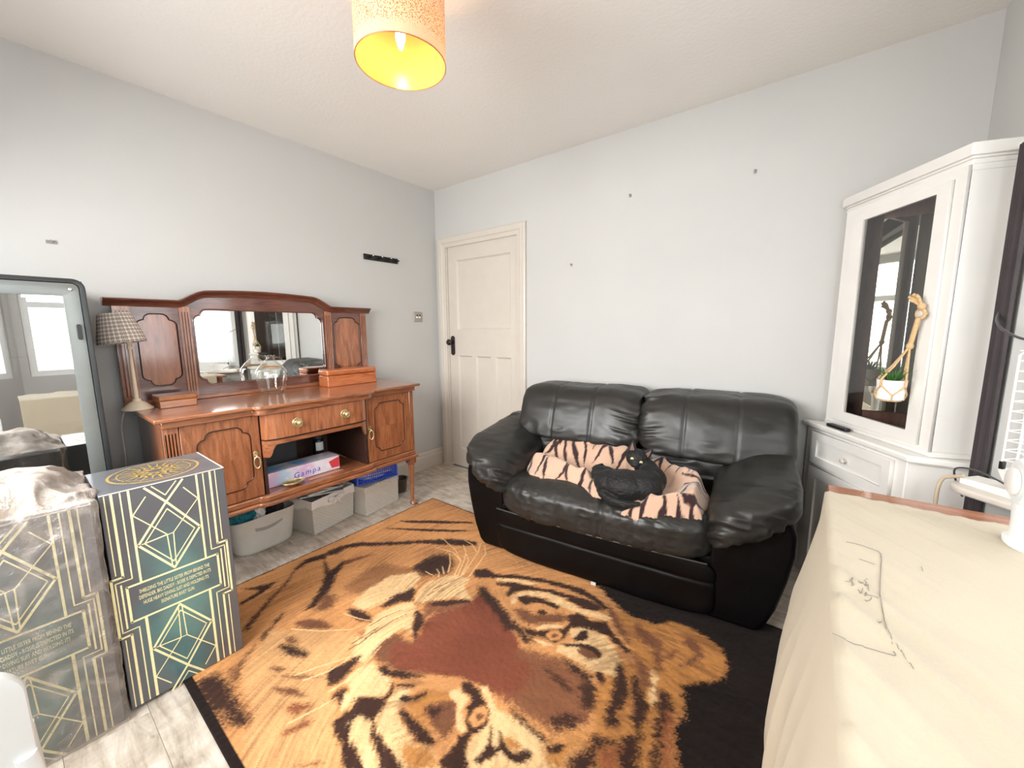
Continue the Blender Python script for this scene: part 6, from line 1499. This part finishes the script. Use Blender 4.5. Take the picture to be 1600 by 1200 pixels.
# remote control on the cabinet's ledge
rm = thing('remote_control', 'black remote control on the ledge of the white corner cabinet', 'remote', cw(0.172, 0.024, 0.7945), math.atan2(CU.y, CU.x)+0.02)
mb = MB(); mb.prism(rrect(-0.062, 0.062, -0.014, 0.014, 0.011, 5), 0.0002, 0.015, lambda a, b, h: (a, b, h)); put('remote_body', mb, M['black'], rm, local=True, bev=0.005, seg=3)
mb = MB()
for i in range(7):
    for j in range(2): mb.lathe([(0.0035, 0.0148), (0.003, 0.0165), (1e-6, 0.0168)], 8, (-0.045+0.014*i, -0.006+0.012*j, 0))
put('buttons', mb, M['slate'], rm, local=True)
# ---------------------------------------------------------------- hanging planter looped over the cabinet knob
M['rope'] = simple('jute_rope', srgb(206, 174, 130), 0.9, vary=0.15, nscale=120, bstr=0.4, bscale=400)
def cwv(a, d, z): return Vector(cw(a, d, z))
KA, KZ = 0.510, 1.300
pa, pd, pz = 0.475, -0.020, 0.985          # pot centre (along the front, out of the door, bottom height)
hp_ = thing('hanging_planter', 'white pot with spiky green plant in a rope hanger on the cabinet door knob', 'plant', cw(pa, pd, pz))
pc = cwv(pa, pd, pz)
pot = MB().lathe([(0.034, 0.0), (0.038, 0.003), (0.043, 0.072), (0.044, 0.075), (0.040, 0.075), (0.036, 0.060), (1e-6, 0.058)], 28, tuple(pc)); put('pot', pot, M['liner'], hp_, sm=40)
put('soil', MB().lathe([(0.036, 0.060), (0.030, 0.064), (1e-6, 0.066)], 20, tuple(pc)), simple('dark_soil', srgb(58, 44, 34), 0.95), hp_, sm=60)
M['leaf'] = simple('spiky_green_leaf', srgb(74, 122, 60), 0.5, vary=0.35, nscale=60)
rng = random.Random(3)
def leaf_mesh(L, bend, w_):
    mb = MB(); n = 6
    for i in range(n+1):
        f = i/n; x = L*f*math.cos(bend*f); z = L*f*math.sin(1.1-bend*f*0.9); ww = w_*(1-f)**0.7*(0.7+0.9*f*(1-f))
        mb.v += [(x, -ww, z), (x, 0, z-ww*0.35), (x, ww, z)]
    for i in range(n):
        o = i*3; mb.f += [(o, o+3, o+4, o+1), (o+1, o+4, o+5, o+2)]
    return mb
lvs = []
for L, b_, w_ in ((0.075, 0.5, 0.0045), (0.065, 0.9, 0.005), (0.055, 0.2, 0.0045)):
    me = leaf_mesh(L, b_, w_).mesh('leaf'); smooth(me); me.materials.append(M['leaf']); lvs.append(me)
for i in range(30):
    o = put('leaf', lvs[i % 3], None, hp_); a = i*2.399; s = 0.75+0.5*rng.random()
    o.matrix_basis = Matrix.Translation(pc+Vector((0.010*math.cos(a), 0.010*math.sin(a), 0.064))) @ Matrix.Rotation(a, 4, 'Z') @ Matrix.Rotation(-0.5*(1-i/30), 4, 'Y') @ Matrix.Scale(s, 4)
    # leaves are placed in world space
rp = MB(); knot = cwv(KA-0.014, 0.008, 1.185); top = cwv(KA, 0.012, KZ-0.014)
rp.tube([top, knot], 0.0075, 8); rp.sphere(tuple(knot), (0.011, 0.011, 0.013), 10, 8)
rp.tube([cwv(KA+0.016*math.cos(t), 0.018, KZ+0.016*math.sin(t)) for t in [2*math.pi*i/16 for i in range(16)]], 0.0055, 8, closed=True)
rp.sphere(tuple(cwv(KA+0.004, 0.014, KZ+0.026)), (0.012, 0.012, 0.013), 10, 8)
for dx, dz in ((-0.030, 0.062), (-0.016, 0.070), (-0.002, 0.066), (-0.024, 0.050)):
    rp.tube([cwv(KA+0.004, 0.014, KZ+0.026), cwv(KA+dx*0.6, 0.006, KZ+dz*0.85), cwv(KA+dx, -0.004, KZ+dz)], [0.005, 0.0055, 0.006], 7)
for k in range(4):
    a = math.pi/4+k*math.pi/2; s1 = pc+Vector((0.047*math.cos(a), 0.047*math.sin(a), 0.078)); n1 = pc+Vector((0.046*math.cos(a), 0.046*math.sin(a), 0.055))
    rp.tube([knot, knot.lerp(s1, 0.55)+Vector((0, 0, -0.008)), s1, n1], 0.0036, 7)
    for dk in (-1, 1):
        b = a+dk*math.pi/4; rp.tube([n1, pc+Vector((0.044*math.cos(b), 0.044*math.sin(b), 0.020)), pc+Vector((0.036*math.cos(b), 0.036*math.sin(b), -0.001))], 0.0026, 6)
rp.tube([pc+Vector((0.030*math.cos(t), 0.030*math.sin(t), -0.002)) for t in [2*math.pi*i/20 for i in range(20)]], 0.0026, 6, closed=True)
put('rope_hanger', rp, M['rope'], hp_, sm=60)
# ---------------------------------------------------------------- table under the window, white cloth
M['tablewood'] = wood('warm_table_wood', srgb(128, 78, 54), srgb(168, 112, 84), srgb(190, 136, 106), scale=(1.0, 7, 7), rough=0.25, coat=0.3)
tb = thing('table', 'brown wooden table under the window at the right', 'table', (3.0, -1.6, 0))
TX0, TX1, TY0, TY1, TZ = 2.812, 3.200, -2.40, -0.872, 0.745
put('tabletop', MB().box(TX0, TX1, TY0, TY1, TZ-0.026, TZ), M['tablewood'], tb, bev=0.005, seg=3)
mb = MB(); mb.box(TX0+0.03, TX1-0.03, TY1-0.06, TY1-0.04, TZ-0.12, TZ-0.026); mb.box(TX0+0.03, TX1-0.03, TY0+0.04, TY0+0.06, TZ-0.12, TZ-0.026); mb.box(TX0+0.03, TX0+0.05, TY0+0.06, TY1-0.06, TZ-0.12, TZ-0.026); mb.box(TX1-0.05, TX1-0.03, TY0+0.06, TY1-0.06, TZ-0.12, TZ-0.026)
put('apron', mb, M['tablewood'], tb)
for x in (TX0+0.05, TX1-0.05):
    for y in (TY0+0.06, TY1-0.06):
        mb = MB(); mb.box(x-0.026, x+0.026, y-0.026, y+0.026, 0.0135, TZ-0.026); put('leg', mb, M['tablewood'], tb, bev=0.004)
def cloth():
    # surface parameter u: across (window side -> table edge -> hanging to the floor), v: along the table
    nu, nv = 150, 300; CY0, CY1 = -2.42, -0.968
    u, v = np.meshgrid(np.linspace(0, 1, nu), np.linspace(0, 1, nv)); u = u.ravel(); v = v.ravel()
    topL = 0.375; drop = 0.70; d = u*(topL+drop)
    y = CY1+(CY0-CY1)*v
    edge = 3.185-topL; r = 0.012
    hang = np.maximum(0, d-topL)
    P = np.stack([d*1.0, y, 0*y], 1)
    # slanting pulls in the fabric on the top
    q = (P[:, 0]*0.80+(-y)*0.62)
    f1 = 0.012*np.exp(-((q-1.275)/0.014)**2)+0.007*np.exp(-((q-1.205)/0.016)**2)+0.008*np.exp(-((q-1.365)/0.016)**2)+0.006*np.exp(-((q-1.46)/0.014)**2)+0.004*np.exp(-((q-1.08)/0.010)**2)
    fine = 0.0012*ridge(np.stack([q*60, (P[:, 0]-y)*5, 0*y], 1), 4)+0.0016*fbm(P*np.array([10, 6, 1]), 3, 5)+0.0010*ridge(np.stack([q*130, (P[:, 0]-y)*9, 0*y], 1), 8)
    zt = TZ+0.0025+np.maximum(0.0002, f1+fine+0.0018)
    zt = zt+0.004*np.exp(-((v)/0.012)**2)*(0.5+0.5*vnoise(np.stack([d*40, 0*y, 0*y], 1), 2))
    x_top = 3.185-np.minimum(d, topL)
    bulge = 0.078*np.sin(np.clip(hang/drop, 0, 1)*math.pi*0.62)*(0.85+0.25*vnoise(np.stack([y*3.5, 0*y, hang*1.5], 1), 6))+0.010*ridge(np.stack([y*9, hang*2.2, 0*y], 1), 9)*sstep(hang, 0.05, 0.4)
    # nearest the corner the cloth tucks in against the table
    tuck = sstep(-(y-CY1), 0.0, 0.14)
    bulge = bulge*(0.35+0.65*tuck)
    X_ = np.where(d <= topL, x_top, edge-0.004-bulge); Z_ = np.where(d <= topL, zt, TZ+0.003-hang)
    # rag the outer border
    y = y+np.where(v < 0.004, 0.004*vnoise(np.stack([d*60, 0*d, 0*d], 1), 12), 0)
    V = np.stack([X_, y, Z_], 1)
    # pencil drawing on the cloth: a box and a handwritten fraction, kept as dye
    C = np.tile(np.array(srgb(184, 173, 153)[:3]), (len(V), 1))
    C *= (1+0.03*fbm(V*6, 3, 3))[:, None]
    me = np_mesh('table_cloth', V, quad_idx(nu, nv)); set_color(me, 'dye', np.clip(C, 0, 1)); smooth(me)
    me.flip_normals() if hasattr(me, 'flip_normals') else None
    o = put('table_cloth', me, attr_mat('calico', 'dye', 0.85, 0.1, 260, 0.03, 0.12, 0.001)); tag(o, 'white calico cloth over the table, hanging to the floor on its left', 'cloth')
    o.modifiers.new('thickness', 'SOLIDIFY').thickness = 0.0012
    # pencil marks lie on the cloth as thin threads of graphite
    top = (d <= topL); Vt = V[top]
    def zz(a, b): return float(Vt[int(np.argmin((Vt[:, 0]-a)**2+(Vt[:, 1]-b)**2)), 2])
    ink = MB()
    def stroke(pts, r_=0.0007):
        dense = []
        for i in range(len(pts)-1):
            for k in range(8): dense.append((pts[i][0]+(pts[i+1][0]-pts[i][0])*k/8, pts[i][1]+(pts[i+1][1]-pts[i][1])*k/8))
        dense.append(pts[-1]); ink.tube([(a, b, zz(a, b)+0.0024) for a, b in dense], r_, 5)
    for s_ in CLOTH_STROKES: stroke(s_, 0.00055 if len(s_) > 4 else 0.00045)
    put('pencil_marks', ink, simple('pencil_grey', srgb(120, 116, 112), 0.8), o, label='pencilled box and fraction')
cloth()
# ---------------------------------------------------------------- window side: curtain, net, sill, rack, papers, cables, appliance
def curtain(name, x, y0, y1, z0, z1, folds, amp, mat, label, cat, tie=None):
    nu, nv = 90, 50; mb = MB()
    def fn(u, v):
        z = z0+(z1-z0)*v; y = y0+(y1-y0)*u
        if tie:
            zt_, ky = tie; k = math.exp(-((z-zt_)/0.22)**2); y = y+(y1-0.02-y)*k*ky
        return (x+amp*math.sin(u*math.pi*2*folds+0.3*math.sin(v*5))*(0.7+0.3*v)+0.006*math.sin(u*37), y, z)
    mb.grid(fn, nu, nv)
    o = put(name, mb, mat, sm=80); o.modifiers.new('thickness', 'SOLIDIFY').thickness = 0.002
    return tag(o, label, cat)
M['curtain'] = simple('charcoal_curtain', srgb(66, 60, 62), 0.9, vary=0.12, bstr=0.2, bscale=300)
curtain('curtain', 3.203, -0.604, -0.524, 0.30, 1.80, 2, 0.008, M['curtain'], 'charcoal curtain hanging between the corner cabinet and the window', 'curtain')
def net_mat():
    m = bpy.data.materials.new('white_net'); m.use_nodes = True; nt = NT(m); nt.n.clear()
    out = nt.node('ShaderNodeOutputMaterial'); tr = nt.node('ShaderNodeBsdfTransparent'); tl = nt.node('ShaderNodeBsdfTranslucent'); df = nt.node('ShaderNodeBsdfDiffuse')
    tl.inputs[0].default_value = (0.92, 0.93, 0.94, 1); df.inputs[0].default_value = (0.88, 0.89, 0.9, 1)
    a = nt.node('ShaderNodeMixShader'); a.inputs[0].default_value = 0.5; nt.link(tl.outputs[0], a.inputs[1]); nt.link(df.outputs[0], a.inputs[2])
    b = nt.node('ShaderNodeMixShader'); b.inputs[0].default_value = 0.72; nt.link(tr.outputs[0], b.inputs[1]); nt.link(a.outputs[0], b.inputs[2]); nt.link(b.outputs[0], out.inputs[0]); return m
NX = bay_fn(0)
mb = MB(); mb.grid(lambda u, v: NX(0.055+0.52*u, 0.872+0.925*v, -0.010+0.006*math.sin(u*44)), 90, 12)
o = put('net_curtain', mb, net_mat(), sm=80); tag(o, 'white net curtain over the splayed side of the bay window', 'curtain')
rod = thing('curtain_rod', 'short white rod carrying the charcoal curtain beside the corner cabinet', 'rod', (3.203, -0.56, 1.81))
put('pole', MB().tube([(3.203, -0.63, 1.81), (3.203, -0.49, 1.81)], 0.008, 12), M['upvc'], rod, sm=60)
put('bracket', MB().box(3.203, XR, -0.515, -0.503, 1.803, 1.817), M['upvc'], rod)
# board along the splayed bay side with a rounded end
def edge(a, d, z): return NX(a, z, -d)
bp = [(-0.035, 0.012), (0.60, 0.012), (0.60, 0.145), (0.03, 0.145)]+[(0.03-0.065*math.sin(t), 0.080+0.065*math.cos(t)) for t in [math.pi*i/10*0.5 for i in range(1, 11)]]
mb = MB(); mb.prism(bp, 0.735, 0.758, lambda a, b, h: edge(a, b, h)); struct('trim_3', mb, M['gloss'], bev=0.008, seg=4)
pa_ = edge(0.040, 0.066, 0.758)
pp = thing('paper_stack', 'small stack of white papers on the rounded end of the window board', 'papers', pa_, -math.pi/4)
for i in range(4):
    mb = MB(); mb.box(-0.050, 0.080, -0.035, 0.040, i*0.005+0.0005, i*0.005+0.0048); o = put('sheet_bundle', mb, M['liner'], pp, local=True); o.rotation_euler = (0, 0, 0.05*(i-1.5))
def E3(a, d, z): return Vector(edge(a, d, z))
cbl = put('cable', MB().tube(flow([E3(-0.03, 0.05, 0.70), E3(-0.05, 0.06, 0.76), E3(-0.03, 0.09, 0.800), E3(0.03, 0.11, 0.815), E3(0.10, 0.12, 0.802), E3(0.14, 0.12, 0.78)]), 0.0028, 8), M['slate'], sm=60)
tag(cbl, 'thin dark cable arching over the papers on the window board', 'cable')
cbl = put('cable', MB().tube(flow([E3(-0.06, 0.10, 0.56), E3(-0.065, 0.10, 0.70), E3(-0.055, 0.10, 0.755), E3(-0.03, 0.10, 0.772), E3(0.0, 0.105, 0.786)]), 0.0055, 8), simple('beige_cable', srgb(206, 188, 162), 0.6), sm=60)
tag(cbl, 'thick beige cable curling onto the rounded end of the window board', 'cable')
cbl = put('cable', MB().tube(flow([(3.196, -0.560, 1.300), (3.178, -0.625, 1.272), (3.180, -0.680, 1.244), (3.212, -0.726, 1.218), (3.262, -0.765, 1.220), (3.330, -0.83, 1.24)]), 0.0035, 8), M['slate'], sm=60)
tag(cbl, 'dark cord looping from the charcoal curtain along the window', 'cable')
M['wire'] = simple('white_coated_wire', srgb(236, 236, 232), 0.35, vary=0.02)
rk = thing('wire_rack', 'white wire grid rack standing on the window board', 'rack', edge(0.2, 0.10, 0.758))
R0 = Vector((3.208, -0.722)); RU = Vector((0.72, -0.69)).normalized(); RV = Vector((0.69, 0.72)).normalized()
def rk3(a, d, z): q = R0+RU*a+RV*d; return (q.x, q.y, z)
rz0, rz1, rl, rd = 0.838, 1.186, 0.22, 0.055
mb = MB()
for d in (0, rd): mb.tube([rk3(0, d, rz0), rk3(rl, d, rz0), rk3(rl, d, rz1), rk3(0.012, d, rz1), rk3(0, d, rz1-0.012)], 0.0030, 8, closed=True)
put('frame', mb, M['wire'], rk, sm=60, kind='stuff')
mb = MB()
for d in (0, rd):
    for i in range(1, 12): z = rz0+(rz1-rz0)*i/12; mb.tube([rk3(0, d, z), rk3(rl, d, z)], 0.0016, 6)
    for i in range(1, 7): a = rl*i/7; mb.tube([rk3(a, d, rz0), rk3(a, d, rz1)], 0.0016, 6)
for i in range(13): z = rz0+(rz1-rz0)*i/12; mb.tube([rk3(0, 0, z), rk3(0, rd, z)], 0.0016, 6)
put('wire_grid', mb, M['wire'], rk, sm=60, kind='stuff')
mb = MB(); mb.prism([(-0.006, -0.004), (0.20, -0.004), (0.20, rd), (-0.006, rd)], 0.7585, 0.836, lambda a, b, h: rk3(a+(0.02 if h < 0.8 else 0), b*(0.4 if h < 0.8 else 1)+(0.02 if h < 0.8 else 0), h)); put('foot', mb, M['wire'], rk, bev=0.003)
mb = MB(); mb.prism([(-0.006, -0.006), (0.010, -0.006), (0.010, 0.010), (-0.006, 0.010)], 0.8385, 0.862, lambda a, b, h: rk3(a*0.7, b*0.7, h)); put('clip', mb, M['black'], rk, bev=0.002)
ap = thing('plastic_appliance', 'white round-dialled plastic appliance on the table at the right frame edge', 'appliance', (3.155, -1.10, TZ))
ax_, ay = 3.158, -1.085
put('stand', MB().lathe([(0.050, 0.0065), (0.050, 0.016), (0.034, 0.022), (0.034, 0.06), (0.040, 0.12)], 24, (ax_, ay, TZ), sx=0.5), M['chair'], ap, sm=40)
put('housing', MB().lathe([(1e-6, -0.022), (0.050, -0.020), (0.058, -0.010), (0.058, 0.010), (0.052, 0.018), (0.036, 0.017), (1e-6, 0.014)], 32, (ax_, ay, TZ+0.155), 'x'), M['chair'], ap, sm=40)
put('dial', MB().lathe([(0.032, -0.0215), (0.032, -0.028), (0.026, -0.032), (1e-6, -0.032)], 28, (ax_, ay, TZ+0.155), 'x'), M['cab'], ap, sm=40)
# ---------------------------------------------------------------- ceiling pendant
PX, PY, PZ0, PR, PH = 1.620, -1.586, 2.100, 0.141, 0.190
pl = thing('pendant_lamp', 'cream drum pendant shade with gold flecks and a lit bulb under the ceiling', 'lamp', (PX, PY, H))
def shade_mat(inner):
    m = bpy.data.materials.new('lamp_shade_'+('lining' if inner else 'fabric')); m.use_nodes = True; nt = NT(m); nt.n.clear()
    out = nt.node('ShaderNodeOutputMaterial'); df = nt.node('ShaderNodeBsdfPrincipled'); tl = nt.node('ShaderNodeBsdfTranslucent'); mx = nt.node('ShaderNodeMixShader')
    if inner:
        df.inputs['Base Color'].default_value = srgb(204, 164, 104); df.inputs['Roughness'].default_value = 0.22; tl.inputs[0].default_value = (0.8, 0.6, 0.36, 1); mx.inputs[0].default_value = 0.30
    else:
        v = coords(nt); vo = nt.node('ShaderNodeTexVoronoi'); vo.inputs['Scale'].default_value = 210; nt.link(v, vo.inputs['Vector'])
        sp = nt.node('ShaderNodeSeparateXYZ'); nt.link(v, sp.inputs[0]); mr = nt.node('ShaderNodeMapRange'); mr.inputs[1].default_value = PZ0+0.004; mr.inputs[2].default_value = PZ0+0.045; nt.link(sp.outputs[2], mr.inputs[0])
        r = nt.node('ShaderNodeMath', operation='MULTIPLY'); r.inputs[1].default_value = 0.40; nt.link(mr.outputs[0], r.inputs[0])
        l = nt.node('ShaderNodeMath', operation='LESS_THAN'); nt.link(vo.outputs['Distance'], l.inputs[0]); nt.link(r.outputs[0], l.inputs[1])
        c = nt.node('ShaderNodeMix', data_type='RGBA'); c.inputs['A'].default_value = srgb(238, 220, 196); c.inputs['B'].default_value = srgb(176, 134, 84); nt.link(l.outputs[0], c.inputs['Factor'])
        nt.link(c.outputs['Result'], df.inputs['Base Color']); df.inputs['Roughness'].default_value = 0.7
        c2 = nt.node('ShaderNodeMix', data_type='RGBA'); c2.inputs['A'].default_value = (0.9, 0.66, 0.40, 1); c2.inputs['B'].default_value = (0.42, 0.26, 0.10, 1); nt.link(l.outputs[0], c2.inputs['Factor']); nt.link(c2.outputs['Result'], tl.inputs[0]); mx.inputs[0].default_value = 0.42
    nt.link(df.outputs[0], mx.inputs[1]); nt.link(tl.outputs[0], mx.inputs[2]); nt.link(mx.outputs[0], out.inputs[0]); return m
def cyl(r, z0, z1, n=72):
    mb = MB(); mb.grid(lambda u, v: (PX+r*math.cos(2*math.pi*u), PY+r*math.sin(2*math.pi*u), z0+(z1-z0)*v), n, 2, wrap_u=True); return mb
put('shade', cyl(PR, PZ0, PZ0+PH), shade_mat(False), pl, sm=60)
put('shade_lining', cyl(PR-0.0018, PZ0+0.0005, PZ0+PH-0.0005), shade_mat(True), pl, sm=60)
mb = MB()
cop = simple('copper_rim', srgb(190, 120, 70), 0.4, 0.6)
for z in (PZ0, PZ0+PH): put('rim_wire', MB().tube([(PX+(PR-0.001)*math.cos(t), PY+(PR-0.001)*math.sin(t), z) for t in [2*math.pi*i/64 for i in range(64)]], 0.0016, 6, closed=True), cop, pl, sm=60)

mb = MB()
for k in range(3):
    a = 2*math.pi*k/3+0.4; mb.tube([(PX+0.02*math.cos(a), PY+0.02*math.sin(a), PZ0+PH-0.03), (PX+PR*math.cos(a), PY+PR*math.sin(a), PZ0+PH)], 0.0016, 6)
mb.tube([(PX+0.02*math.cos(t), PY+0.02*math.sin(t), PZ0+PH-0.03) for t in [2*math.pi*i/20 for i in range(20)]], 0.002, 6, closed=True)
put('spider', mb, M['wire'], pl, sm=60)
put('lamp_holder', MB().lathe([(0.012, 0.112), (0.019, 0.112), (0.019, 0.160), (0.014, 0.170), (0.006, 0.19)], 20, (PX, PY, PZ0)), M['upvc'], pl, sm=40)
put('flex', MB().tube([(PX, PY, PZ0+0.185), (PX, PY, H-0.02)], 0.0035, 8), M['cable_w'], pl, sm=60)
put('ceiling_rose', MB().lathe([(0.045, -0.0005), (0.045, -0.010), (0.034, -0.022), (0.012, -0.028), (1e-6, -0.028)], 28, (PX, PY, H)), M['upvc'], pl, sm=40)
blb, p_, nt_ = base_mat('lit_bulb', (1, 0.9, 0.7, 1), emit=(1.0, 0.62, 0.24, 1), emit_s=200.0)
put('bulb', MB().lathe([(1e-6, 0.038), (0.005, 0.042), (0.010, 0.054), (0.0145, 0.074), (0.015, 0.088), (0.012, 0.104), (0.011, 0.114)], 24, (PX, PY, PZ0)), blb, pl, sm=60)
